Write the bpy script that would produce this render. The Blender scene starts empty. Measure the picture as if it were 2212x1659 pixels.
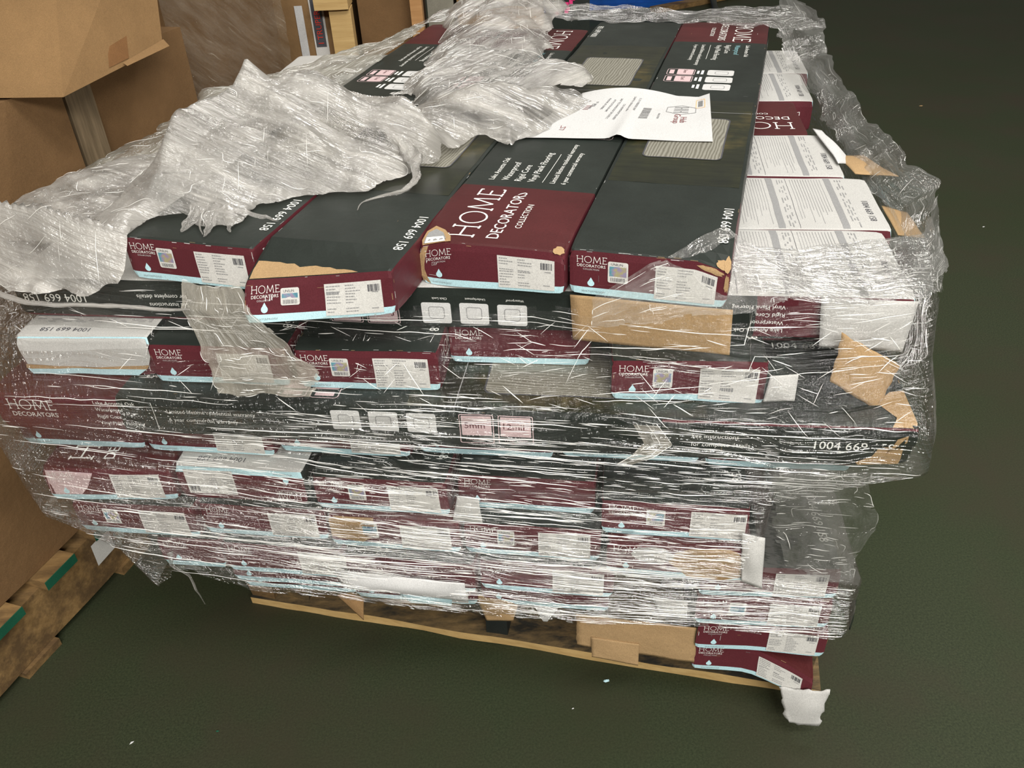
import bpy, bmesh, math, random
from mathutils import Vector, Matrix, noise
R = math.radians
scene = bpy.context.scene
COL = scene.collection
rnd = random.Random(7)

# ------------------------------------------------------------------ camera
CAMZ = 1.2923
p, r = R(35.05), R(-2.987)
fw = Vector((0, math.cos(p), -math.sin(p))); rt = Vector((1, 0, 0)); up = rt.cross(fw)
RR = math.cos(r)*rt + math.sin(r)*up; UU = -math.sin(r)*rt + math.cos(r)*up
cd = bpy.data.cameras.new('camera'); cam = bpy.data.objects.new('camera', cd); COL.objects.link(cam)
cam.matrix_world = Matrix(((RR.x, UU.x, -fw.x, 0), (RR.y, UU.y, -fw.y, 0), (RR.z, UU.z, -fw.z, CAMZ), (0, 0, 0, 1)))
cd.sensor_fit = 'HORIZONTAL'; cd.sensor_width = 36; cd.lens = 36*1843.4/2212
cd.clip_start = .02
scene.camera = cam

# ------------------------------------------------------------------ light
W = bpy.data.worlds.new('world'); scene.world = W; W.use_nodes = True
W.node_tree.nodes['Background'].inputs[0].default_value = (1, .93, .82, 1)
W.node_tree.nodes['Background'].inputs[1].default_value = .20

def area(name, loc, target, sx, sy, e, col=(1, .97, .92)):
    l = bpy.data.lights.new(name, 'AREA'); l.shape = 'RECTANGLE'; l.size = sx; l.size_y = sy
    l.energy = e; l.color = col
    o = bpy.data.objects.new(name, l); COL.objects.link(o); o.location = loc
    o.rotation_euler = (Vector(target)-Vector(loc)).to_track_quat('-Z', 'Y').to_euler()
    return o
area('ceiling_lamp', (.9, -.6, 3.9), (.3, 1.0, .6), 2.4, .35, 88)
area('ceiling_lamp', (.7, 2.6, 4.2), (.3, 1.6, .6), 2.6, .4, 70)
area('ceiling_lamp', (1.0, -3.2, 3.2), (.1, .9, .4), 3.0, .5, 185)  # unseen, added behind the camera to raise glints and haze on the film
area('ceiling_lamp', (-.6, -1.9, 4.2), (-.2, 1.0, .5), 1.6, .3, 45)  # also added behind the camera, for highlights on the film wrinkles

scene.view_settings.view_transform = 'Standard'
scene.view_settings.look = 'None'
scene.view_settings.exposure = -.05
scene.view_settings.gamma = 1
scene.view_settings.use_curve_mapping = False
scene.cycles.transparent_max_bounces = 24

# ------------------------------------------------------------------ materials
def new_mat(name):
    m = bpy.data.materials.new(name); m.use_nodes = True
    nt = m.node_tree
    return m, nt, nt.nodes['Principled BSDF']
def N(nt, t, **k):
    n = nt.nodes.new(t)
    for a, b in k.items(): setattr(n, a, b)
    return n
def noisy(nt, coord, scale, detail=4, rough=.6, vec=None):
    n = N(nt, 'ShaderNodeTexNoise'); n.inputs['Scale'].default_value = scale
    n.inputs['Detail'].default_value = detail; n.inputs['Roughness'].default_value = rough
    if vec:
        mp = N(nt, 'ShaderNodeMapping'); mp.inputs['Scale'].default_value = vec
        nt.links.new(coord, mp.inputs['Vector']); coord = mp.outputs['Vector']
    nt.links.new(coord, n.inputs['Vector'])
    return n.outputs['Fac']
def ramp(nt, f, stops):
    rr = N(nt, 'ShaderNodeValToRGB'); el = rr.color_ramp.elements
    while len(el) < len(stops): el.new(.5)
    for e, (q, c) in zip(el, stops): e.position = q; e.color = c if len(c) == 4 else (*c, 1)
    nt.links.new(f, rr.inputs['Fac']); return rr.outputs['Color']
def mixc(nt, f, a, b, mode='MIX'):
    m = N(nt, 'ShaderNodeMix', data_type='RGBA', blend_type=mode)
    for s, v in ((m.inputs['Factor'], f), (m.inputs['A'], a), (m.inputs['B'], b)):
        if isinstance(v, (int, float)): s.default_value = v
        elif isinstance(v, tuple): s.default_value = (*v, 1)
        else: nt.links.new(v, s)
    return m.outputs['Result']
def bumpn(nt, h, strength, dist):
    b = N(nt, 'ShaderNodeBump'); b.inputs['Strength'].default_value = strength; b.inputs['Distance'].default_value = dist
    nt.links.new(h, b.inputs['Height']); return b.outputs['Normal']
def card(name, col, rough=.45, var=.25, scratch=None, scale=60, bump=.15, spec=.25):
    m, nt, bs = new_mat(name)
    tc = N(nt, 'ShaderNodeTexCoord').outputs['Object']
    f = noisy(nt, tc, 7, 5)
    c = mixc(nt, ramp(nt, f, [(.3, (0, 0, 0)), (.75, (1, 1, 1))]), tuple(x*(1-var) for x in col), tuple(min(1, x*(1+var)) for x in col))
    c = mixc(nt, ramp(nt, noisy(nt, tc, 700, 2), [(.3, (0, 0, 0)), (.7, (1, 1, 1))]), c, mixc(nt, 1.0, c, (1.35, 1.35, 1.35), 'MULTIPLY'))
    if scratch:
        s1 = ramp(nt, noisy(nt, tc, 9, 6, .75, (1, 9, 6)), [(.66, (0, 0, 0)), (.72, (1, 1, 1))])
        s2 = ramp(nt, noisy(nt, tc, 5, 2), [(.5, (0, 0, 0)), (.62, (1, 1, 1))])
        c = mixc(nt, mixc(nt, 1.0, s1, s2, 'MULTIPLY'), c, scratch)
    nt.links.new(c, bs.inputs['Base Color'])
    bs.inputs['Roughness'].default_value = rough; bs.inputs['Specular IOR Level'].default_value = spec
    nt.links.new(bumpn(nt, noisy(nt, tc, scale, 4), bump, .002), bs.inputs['Normal'])
    return m
BLACK = card('carton_black', (.020, .025, .0215), .42, .3, (.10, .10, .09))
MAROON = card('carton_maroon', (.102, .021, .028), .42, .2, (.30, .17, .15))
MAROOND = card('carton_maroon_dark', (.066, .013, .014), .42, .25, (.3, .17, .15))
BLUE = card('carton_light_blue', (.50, .74, .80), .45, .05)
PRINT = card('print_white', (.78, .78, .74), .5, .03)
PRINTD = card('print_dark', (.07, .07, .08), .5, .1)
PRINTG = card('print_grey', (.27, .27, .27), .5, .05)
PRINTL = card('print_light_grey', (.58, .58, .57), .5, .05)
PINK = card('print_pink', (.60, .45, .46), .5, .03)
TEAL = card('print_teal', (.25, .48, .52), .5, .03)
RED = card('print_red', (.6, .05, .03), .5, .03)
ORANGE = card('print_orange', (.85, .5, .22), .5, .03)
STICK = card('sticker_white', (.60, .59, .56), .5, .04)
WHITE = card('carton_white', (.47, .465, .445), .5, .06)
KRAFT = card('kraft', (.37, .245, .125), .8, .15, None, 90, .5, .2)
KRAFTD = card('kraft_brown', (.25, .15, .068), .8, .18, None, 90, .4, .2)
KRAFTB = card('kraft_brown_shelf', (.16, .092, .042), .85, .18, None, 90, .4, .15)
PAPER = card('paper', (.57, .57, .565), .6, .02, None, 20, .1)
KRAFTU = card('kraft_box', (.21, .125, .055), .8, .15, None, 90, .4, .2)  # kraft darkened in its colour for the weaker light at upper left
RUBBER = card('black_block', (.02, .024, .022), .5, .4, (.3, .3, .3))
GREENP = card('green_paint', (.012, .09, .05), .6, .3)
BLUEP = card('blue_plastic', (.005, .07, .32), .4, .3)
PINKP = card('pink_plastic', (.7, .05, .2), .4, .1)

def hologram():
    m, nt, bs = new_mat('hologram_foil')
    tc = N(nt, 'ShaderNodeTexCoord').outputs['Object']
    c = ramp(nt, noisy(nt, tc, 55, 3), [(.3, (.10, .22, .38)), (.45, (.2, .5, .6)), (.55, (.5, .4, .6)), (.63, (.6, .55, .3)), (.75, (.55, .65, .7))])
    nt.links.new(c, bs.inputs['Base Color']); bs.inputs['Metallic'].default_value = .4; bs.inputs['Roughness'].default_value = .35
    return m
HOLO = hologram()

def plank():
    m, nt, bs = new_mat('grey_oak_plank')
    tc = N(nt, 'ShaderNodeTexCoord').outputs['Object']
    w = N(nt, 'ShaderNodeTexWave'); w.wave_type = 'BANDS'; w.bands_direction = 'X'
    w.inputs['Scale'].default_value = 60; w.inputs['Distortion'].default_value = 9; w.inputs['Detail'].default_value = 3; w.inputs['Detail Scale'].default_value = .7
    mp = N(nt, 'ShaderNodeMapping'); mp.inputs['Scale'].default_value = (1, .25, 1); mp.inputs['Rotation'].default_value = (0, 0, .2)
    nt.links.new(tc, mp.inputs['Vector']); nt.links.new(mp.outputs['Vector'], w.inputs['Vector'])
    c = ramp(nt, w.outputs['Fac'], [(0, (.17, .16, .125)), (1, (.33, .32, .27))])
    nt.links.new(c, bs.inputs['Base Color']); bs.inputs['Roughness'].default_value = .4
    return m
PLANK = plank()

def photo_print():
    # printed photograph of a garden and floor on the carton top, dark olive and gold
    m, nt, bs = new_mat('carton_photo_print')
    tc = N(nt, 'ShaderNodeTexCoord').outputs['Object']
    f = noisy(nt, tc, 6, 4, .6, (1.4, 1, 1))
    c = ramp(nt, f, [(.34, (.018, .022, .016)), (.52, (.030, .034, .016)), (.62, (.085, .070, .025)), (.68, (.17, .13, .05)), (.76, (.022, .026, .014))])
    g = noisy(nt, tc, 30, 5, .7, (.3, 3, 1))
    c = mixc(nt, ramp(nt, g, [(.35, (0, 0, 0)), (.65, (1, 1, 1))]), mixc(nt, .6, c, (.01, .012, .008)), c)
    nt.links.new(c, bs.inputs['Base Color']); bs.inputs['Roughness'].default_value = .3
    return m
PHOTO = photo_print()

def wood(name, a, b, dirt=None, along=(1, 14, 14), rough=.75):
    m, nt, bs = new_mat(name)
    tc = N(nt, 'ShaderNodeTexCoord').outputs['Object']
    f = noisy(nt, tc, 6, 6, .65, along)
    c = ramp(nt, f, [(.3, a), (.7, b)])
    if dirt:
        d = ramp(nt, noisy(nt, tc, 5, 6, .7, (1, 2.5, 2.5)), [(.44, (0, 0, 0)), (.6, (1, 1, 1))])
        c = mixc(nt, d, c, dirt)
    nt.links.new(c, bs.inputs['Base Color']); bs.inputs['Roughness'].default_value = rough
    nt.links.new(bumpn(nt, f, .4, .002), bs.inputs['Normal'])
    return m
WOODP = wood('pine_fresh', (.50, .32, .12), (.68, .47, .20))
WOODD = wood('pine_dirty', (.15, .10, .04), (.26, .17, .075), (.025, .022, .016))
WOODL = wood('pine_old', (.20, .115, .04), (.36, .22, .085), (.12, .07, .028))

def floor_mat():
    m, nt, bs = new_mat('dark_green_floor')
    tc = N(nt, 'ShaderNodeTexCoord').outputs['Object']
    f = noisy(nt, tc, 260, 3, .8)
    c = ramp(nt, f, [(.25, (.016, .022, .011)), (.75, (.056, .068, .034))])
    d = ramp(nt, noisy(nt, tc, 3.2, 4, .6), [(.42, (0, 0, 0)), (.7, (.85, .85, .85))])
    c = mixc(nt, d, c, (.046, .038, .024))
    e = ramp(nt, noisy(nt, tc, 1.7, 3, .5), [(.35, (0, 0, 0)), (.65, (1, 1, 1))])
    c = mixc(nt, mixc(nt, .6, e, (0, 0, 0)), c, (.026, .040, .014))
    s = ramp(nt, noisy(nt, tc, 14, 6, .8, (1, 5, 1)), [(.73, (0, 0, 0)), (.80, (.5, .5, .5))])
    c = mixc(nt, s, c, (.10, .09, .07))
    nt.links.new(c, bs.inputs['Base Color']); bs.inputs['Roughness'].default_value = .62; bs.inputs['Specular IOR Level'].default_value = .25
    nt.links.new(bumpn(nt, f, .2, .002), bs.inputs['Normal'])
    return m
FLOOR = floor_mat()

def film(name, lo, hi, sc=(3, 60), st=(2.2, 170), sth=(.58, .70), sden=.45, tint=(.80, .79, .76), bd=.010, gloss=.12, shine=1.0, spark=120, attr=False):
    """clear stretch film: nearly clear where single, milky where bunched, glossy wrinkles, highlight streaks painted white. uv in metres"""
    m = bpy.data.materials.new(name); m.use_nodes = True; nt = m.node_tree; nt.nodes.clear()
    out = N(nt, 'ShaderNodeOutputMaterial'); uv = N(nt, 'ShaderNodeUVMap').outputs['UV']
    def M_(op, *ins, clamp=False):
        n = N(nt, 'ShaderNodeMath', operation=op); n.use_clamp = clamp
        for i, v in enumerate(ins):
            if isinstance(v, (int, float)): n.inputs[i].default_value = v
            else: nt.links.new(v, n.inputs[i])
        return n.outputs[0]
    def rng(v, a, b, c, d):
        n = N(nt, 'ShaderNodeMapRange'); nt.links.new(v, n.inputs['Value'])
        for k, q in zip(('From Min', 'From Max', 'To Min', 'To Max'), (a, b, c, d)): n.inputs[k].default_value = q
        return n.outputs[0]
    wob = M_('MULTIPLY_ADD', noisy(nt, uv, 4, 2), .06, -.03)
    cx = N(nt, 'ShaderNodeCombineXYZ'); nt.links.new(wob, cx.inputs['Y'])
    cmb = N(nt, 'ShaderNodeVectorMath', operation='ADD'); nt.links.new(uv, cmb.inputs[0]); nt.links.new(cx.outputs[0], cmb.inputs[1])
    co = cmb.outputs[0]
    haze = rng(noisy(nt, co, 1, 5, .6, (sc[0], sc[1], 1)), .34, .66, lo, hi)
    if attr:
        at = N(nt, 'ShaderNodeAttribute'); at.attribute_name = 'density'; haze = M_('MULTIPLY', haze, at.outputs['Fac'])
    sn = noisy(nt, co, 1, 3, .55, (st[0], st[1], 1)); gate = rng(noisy(nt, uv, 1, 4, .6, (5, 22, 1)), .42, .62, .04, 1.15)
    streak = M_('MULTIPLY', rng(sn, sth[0], sth[1], 0, sden), gate)  # white density lines painted in as highlights along the wrinkles
    if attr: streak = M_('MULTIPLY', streak, M_('MINIMUM', at.outputs['Fac'], 1.15))
    den = M_('ADD', haze, streak, clamp=True)
    h = M_('MULTIPLY_ADD', noisy(nt, uv, spark, 3, .6), .35, sn)
    nrm = bumpn(nt, h, 1.0, bd)
    nrm2 = bumpn(nt, h, .5, bd*.5)
    tr = N(nt, 'ShaderNodeBsdfTransparent'); tr.inputs[0].default_value = (.985, .985, .98, 1)
    df = N(nt, 'ShaderNodeBsdfDiffuse'); df.inputs[0].default_value = (*tint, 1); nt.links.new(nrm2, df.inputs['Normal'])
    tl = N(nt, 'ShaderNodeBsdfTranslucent'); tl.inputs[0].default_value = (*tint, 1)
    dt = N(nt, 'ShaderNodeMixShader'); dt.inputs[0].default_value = .35
    nt.links.new(df.outputs[0], dt.inputs[1]); nt.links.new(tl.outputs[0], dt.inputs[2])
    mx = N(nt, 'ShaderNodeMixShader'); nt.links.new(den, mx.inputs[0])
    nt.links.new(tr.outputs[0], mx.inputs[1]); nt.links.new(dt.outputs[0], mx.inputs[2])
    gl = N(nt, 'ShaderNodeBsdfGlossy'); gl.inputs['Roughness'].default_value = gloss; nt.links.new(nrm, gl.inputs['Normal'])
    fr = N(nt, 'ShaderNodeFresnel'); fr.inputs['IOR'].default_value = 1.45
    fm = M_('MINIMUM', M_('MULTIPLY', fr.outputs[0], 1.7*shine), .35)
    m2 = N(nt, 'ShaderNodeMixShader'); nt.links.new(fm, m2.inputs[0])
    nt.links.new(mx.outputs[0], m2.inputs[1]); nt.links.new(gl.outputs[0], m2.inputs[2])
    nt.links.new(m2.outputs[0], out.inputs['Surface'])
    return m
FILM = film('stretch_film', .13, .58, (1.4, 20), (1.1, 210), (.52, .72), .80, attr=True)
FILM_TOP = film('stretch_film_bunched', .18, .92, (6, 15), (8, 90), (.48, .72), .40, (.70, .675, .63), .016, .13, 2.4, 150)
FILM_CLR = film('stretch_film_clear', .02, .26, (6, 14), (9, 60), (.60, .74), .35, (.80, .80, .77), .012, .12, 1.2, 90)
FILM_HAZE = film('stretch_film_hazy', .30, .65, (6, 14), (7, 60), (.55, .75), .2, (.62, .58, .49), .008, .2, .8)
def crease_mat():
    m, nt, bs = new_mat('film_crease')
    bs.inputs['Base Color'].default_value = (.93, .92, .88, 1); bs.inputs['Roughness'].default_value = .18  # white base colour stands in for specular glints
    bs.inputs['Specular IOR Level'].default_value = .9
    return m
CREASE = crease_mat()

# ------------------------------------------------------------------ object helpers
def mesh_obj(name, verts, faces, mats, fmats=None, parent=None, smooth=False, uvs=None):
    me = bpy.data.meshes.new(name); me.from_pydata([tuple(v) for v in verts], [], faces)
    for m in (mats if isinstance(mats, (list, tuple)) else [mats]): me.materials.append(m)
    if fmats: me.polygons.foreach_set('material_index', fmats)
    if smooth: me.polygons.foreach_set('use_smooth', [True]*len(faces))
    if uvs:
        ul = me.uv_layers.new(name='UVMap'); vi = [0]*len(me.loops); me.loops.foreach_get('vertex_index', vi)
        flat = []
        for i in vi: flat.extend(uvs[i])
        ul.data.foreach_set('uv', flat)
    me.update()
    o = bpy.data.objects.new(name, me); COL.objects.link(o)
    if parent: o.parent = parent
    return o
def tag(o, label, cat, group=None, kind=None):
    if label: o['label'] = label
    if cat: o['category'] = cat
    if group: o['group'] = group
    if kind: o['kind'] = kind
    return o
def empty(name, loc=(0, 0, 0)):
    o = bpy.data.objects.new(name, None); o.empty_display_size = .05; o.location = loc; COL.objects.link(o); return o

def hexa(c8):
    """8 corners: bottom ring then top ring, as one closed subdivided-free box"""
    return [Vector(c) for c in c8], [(3, 2, 1, 0), (4, 5, 6, 7), (0, 1, 5, 4), (1, 2, 6, 5), (2, 3, 7, 6), (3, 0, 4, 7)]
class MB:
    def __init__(s): s.v = []; s.f = []; s.m = []
    def add(s, v, f, m=0):
        b = len(s.v); s.v += [Vector(q) for q in v]; s.f += [tuple(i+b for i in q) for q in f]; s.m += [m]*len(f)
    def box(s, x0, x1, y0, y1, z0, z1, m=0, M=None, n=1, jit=0, seed=0):
        # n segments along x, optional rough sawn jitter
        vs = []; fs = []
        for i in range(n+1):
            x = x0+(x1-x0)*i/n
            for (y, z) in ((y0, z0), (y1, z0), (y1, z1), (y0, z1)):
                P = Vector((x, y, z))
                if jit:
                    q = noise.noise_vector(Vector((x*9+seed, y*30, z*30)))*jit; P += Vector((q.x if i in (0, n) else 0, q.y, q.z))
                vs.append(M @ P if M else P)
        for i in range(n):
            for k in range(4):
                a = i*4+k; b = i*4+(k+1) % 4; fs.append((a, b, b+4, a+4))
        fs.append((3, 2, 1, 0)); t = n*4; fs.append((t, t+1, t+2, t+3))
        s.add(vs, fs, m)
    def obj(s, name, mats, parent=None, smooth=False):
        return mesh_obj(name, s.v, s.f, mats, s.m, parent, smooth)

# ------------------------------------------------------------------ lettering (2D)
_tc = {}
def text2d(s, spacing=1.0):
    """(verts, faces, width) with cap height 1, left aligned on the baseline"""
    if (s, spacing) in _tc: return _tc[(s, spacing)]
    cu = bpy.data.curves.new('t', 'FONT'); cu.body = s; cu.size = 1; cu.resolution_u = 2; cu.space_character = spacing
    cu.fill_mode = 'FRONT' if hasattr(cu, 'fill_mode') else cu.fill_mode
    ob = bpy.data.objects.new('t', cu); COL.objects.link(ob)
    dg = bpy.context.evaluated_depsgraph_get()
    me = bpy.data.meshes.new_from_object(ob.evaluated_get(dg))
    vs = [(v.co.x, v.co.y) for v in me.vertices]; fs = [tuple(q.vertices) for q in me.polygons]
    bpy.data.objects.remove(ob); bpy.data.curves.remove(cu); bpy.data.meshes.remove(me)
    if vs:
        mnx = min(v[0] for v in vs); k = 1/.70
        vs = [((x-mnx)*k, y*k) for x, y in vs]; w = max(v[0] for v in vs)
    else: w = 0
    _tc[(s, spacing)] = (vs, fs, w); return _tc[(s, spacing)]
def strokes(segs, w):
    vs, fs = [], []
    for (x0, y0, x1, y1) in segs:
        d = Vector((x1-x0, y1-y0)); L = d.length or 1; n = Vector((-d.y, d.x))/L*w/2
        b = len(vs); vs += [(x0+n.x, y0+n.y), (x0-n.x, y0-n.y), (x1-n.x, y1-n.y), (x1+n.x, y1+n.y)]; fs.append((b, b+1, b+2, b+3))
    return vs, fs
def home2d():
    """thin wide-set capitals H O M E, cap height 1, width 4.3"""
    s = []
    s += [(.12, 0, .12, 1), (.85, 0, .85, 1), (.12, .52, .85, .52), (0, .02, .24, .02), (0, .98, .24, .98), (.73, .02, .97, .02), (.73, .98, .97, .98)]
    for i in range(20):
        a, b = i*math.pi/10, (i+1)*math.pi/10
        s.append((1.65+.5*math.cos(a), .5+.5*math.sin(a), 1.65+.5*math.cos(b), .5+.5*math.sin(b)))
    s += [(2.42, 0, 2.52, 1), (2.52, 1, 2.92, .12), (2.92, .12, 3.30, 1), (3.30, 1, 3.42, 0), (2.32, .02, 2.54, .02), (3.3, .02, 3.54, .02)]
    s += [(3.78, 0, 3.78, 1), (3.66, .02, 4.3, .02), (3.66, .98, 4.28, .98), (3.78, .52, 4.18, .52), (4.29, 0, 4.32, .12), (4.27, 1, 4.27, .88)]
    v, f = strokes(s, .075); return v, f, 4.3
HOME = home2d()
def drop2d():
    vs = [(0, 1.0)]
    for i in range(11):
        a = R(50-280*i/10); vs.append((.36*math.cos(a), .34+.34*math.sin(a)))
    return vs, [tuple(range(len(vs)))[::-1]]
def rect2d(x0, y0, x1, y1): return [(x0, y0), (x1, y0), (x1, y1), (x0, y1)], [(0, 1, 2, 3)]
def rrect2d(x0, y0, x1, y1, rr, n=4):
    vs = []
    for cx, cy, a0 in ((x1-rr, y0+rr, -90), (x1-rr, y1-rr, 0), (x0+rr, y1-rr, 90), (x0+rr, y0+rr, 180)):
        for i in range(n+1):
            a = R(a0+90*i/n); vs.append((cx+rr*math.cos(a), cy+rr*math.sin(a)))
    return vs, [tuple(range(len(vs)))]
def ring2d(x0, y0, x1, y1, rr, w, n=4):
    a, _ = rrect2d(x0, y0, x1, y1, rr, n); b, _ = rrect2d(x0+w, y0+w, x1-w, y1-w, max(rr-w, .0003), n); k = len(a)
    return a+b, [(i, (i+1) % k, (i+1) % k+k, i+k) for i in range(k)]
def conform(vf, big=.022, cell=.010):
    """cut large flat print shapes up so that they follow a dented surface"""
    V, F = list(vf[0]), []
    for f in vf[1]:
        P = [vf[0][i] for i in f]; xs = [q[0] for q in P]; ys = [q[1] for q in P]
        w, h = max(xs)-min(xs), max(ys)-min(ys)
        if max(w, h) < big or len(f) < 4: F.append(f); continue
        if len(f) == 4:
            d1 = math.dist(P[0], P[1]); d2 = math.dist(P[1], P[2]); nu, nv = max(1, int(max(d1, math.dist(P[2], P[3]))/cell)), max(1, int(max(d2, math.dist(P[3], P[0]))/cell)); b = len(V)
            for i in range(nu+1):
                for j in range(nv+1):
                    u, v = i/nu, j/nv; V.append(tuple((P[0][k]*(1-u)+P[1][k]*u)*(1-v)+(P[3][k]*(1-u)+P[2][k]*u)*v for k in (0, 1)))
            F += [(b+i*(nv+1)+j, b+(i+1)*(nv+1)+j, b+(i+1)*(nv+1)+j+1, b+i*(nv+1)+j+1) for i in range(nu) for j in range(nv)]
        else:
            B = []
            for a, c in zip(P, P[1:]+P[:1]):
                n = max(1, int(math.dist(a, c)/cell)); B += [(a[0]+(c[0]-a[0])*i/n, a[1]+(c[1]-a[1])*i/n) for i in range(n)]
            cx, cy = sum(q[0] for q in B)/len(B), sum(q[1] for q in B)/len(B); nr = max(2, int(max(w, h)/2/cell)); b = len(V); m = len(B)
            for r_ in range(nr): k = 1-r_/nr; V += [(cx+(x-cx)*k, cy+(y-cy)*k) for x, y in B]
            V.append((cx, cy))
            for r_ in range(nr-1): F += [(b+r_*m+i, b+r_*m+(i+1) % m, b+(r_+1)*m+(i+1) % m, b+(r_+1)*m+i) for i in range(m)]
            F += [(b+(nr-1)*m+i, b+(nr-1)*m+(i+1) % m, b+nr*m) for i in range(m)]
    return V, F
def xf(vf, s, ox, oy, ang=0, sy=None):
    v = vf[0]; f = vf[1]; c, sn = math.cos(ang), math.sin(ang); sy = sy or s
    return [(ox+x*s*c-y*sy*sn, oy+x*s*sn+y*sy*c) for x, y in v], f

# ------------------------------------------------------------------ flooring cartons
CW, CL, CH = .197, 1.22, .0625
CM = [BLACK, MAROON, BLUE, PRINT, PRINTD, PRINTG, PRINTL, PINK, TEAL, KRAFT, WHITE, PHOTO, PLANK, MAROOND]
iB, iM, iBL, iP, iPD, iPG, iPL, iPK, iT, iK, iW, iPH, iPLK, iMD = range(14)
def facemap(face, W, L, H):
    return {'top': lambda s, t, e: Vector((-t, s, H/2+e)), 'right': lambda s, t, e: Vector((W/2+e, s, t)),
            'left': lambda s, t, e: Vector((-W/2-e, -s, t)), 'end0': lambda s, t, e: Vector((s, -L/2-e, t)),
            'end1': lambda s, t, e: Vector((-s, L/2+e, t)), 'bottom': lambda s, t, e: Vector((t, s, -H/2-e))}[face]
def cuts(a, b, n, extra=()):
    c = [a+(b-a)*i/n for i in range(n+1)]
    for e in extra:
        c = [x for x in c if abs(x-e) > (b-a)/n*.3 or x in (a, b)]; c.append(e)
    return sorted(c)

def label2d(w, h, seed):
    """printed lines of a shipping label; returns grey line rectangles and barcode rectangles"""
    q = random.Random(seed); lines = []; bars = []
    y = h*.44
    for i in range(11):
        for c0, c1 in ((-.47, -.22), (-.14, .12)):
            x = c0*w; end = (c0+(c1-c0)*q.uniform(.45, 1))*w
            if i in (3, 8) and q.random() < .6: continue
            while x < end:
                l = q.uniform(.015, .05)*w; lines.append(rect2d(x, y-h*.028, min(x+l, end), y)); x += l+.008*w
        y -= h*.082
    x = w*.26
    while x < w*.46:
        l = q.choice((.006, .012, .02))*w; bars.append(rect2d(x, h*.2, x+l, h*.40)); x += l+q.choice((.006, .012))*w
    lines.append(rect2d(w*.33, h*.12, w*.44, h*.145)); lines.append(rect2d(w*.30, -h*.36, w*.42, -h*.335))
    return lines, bars

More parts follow.
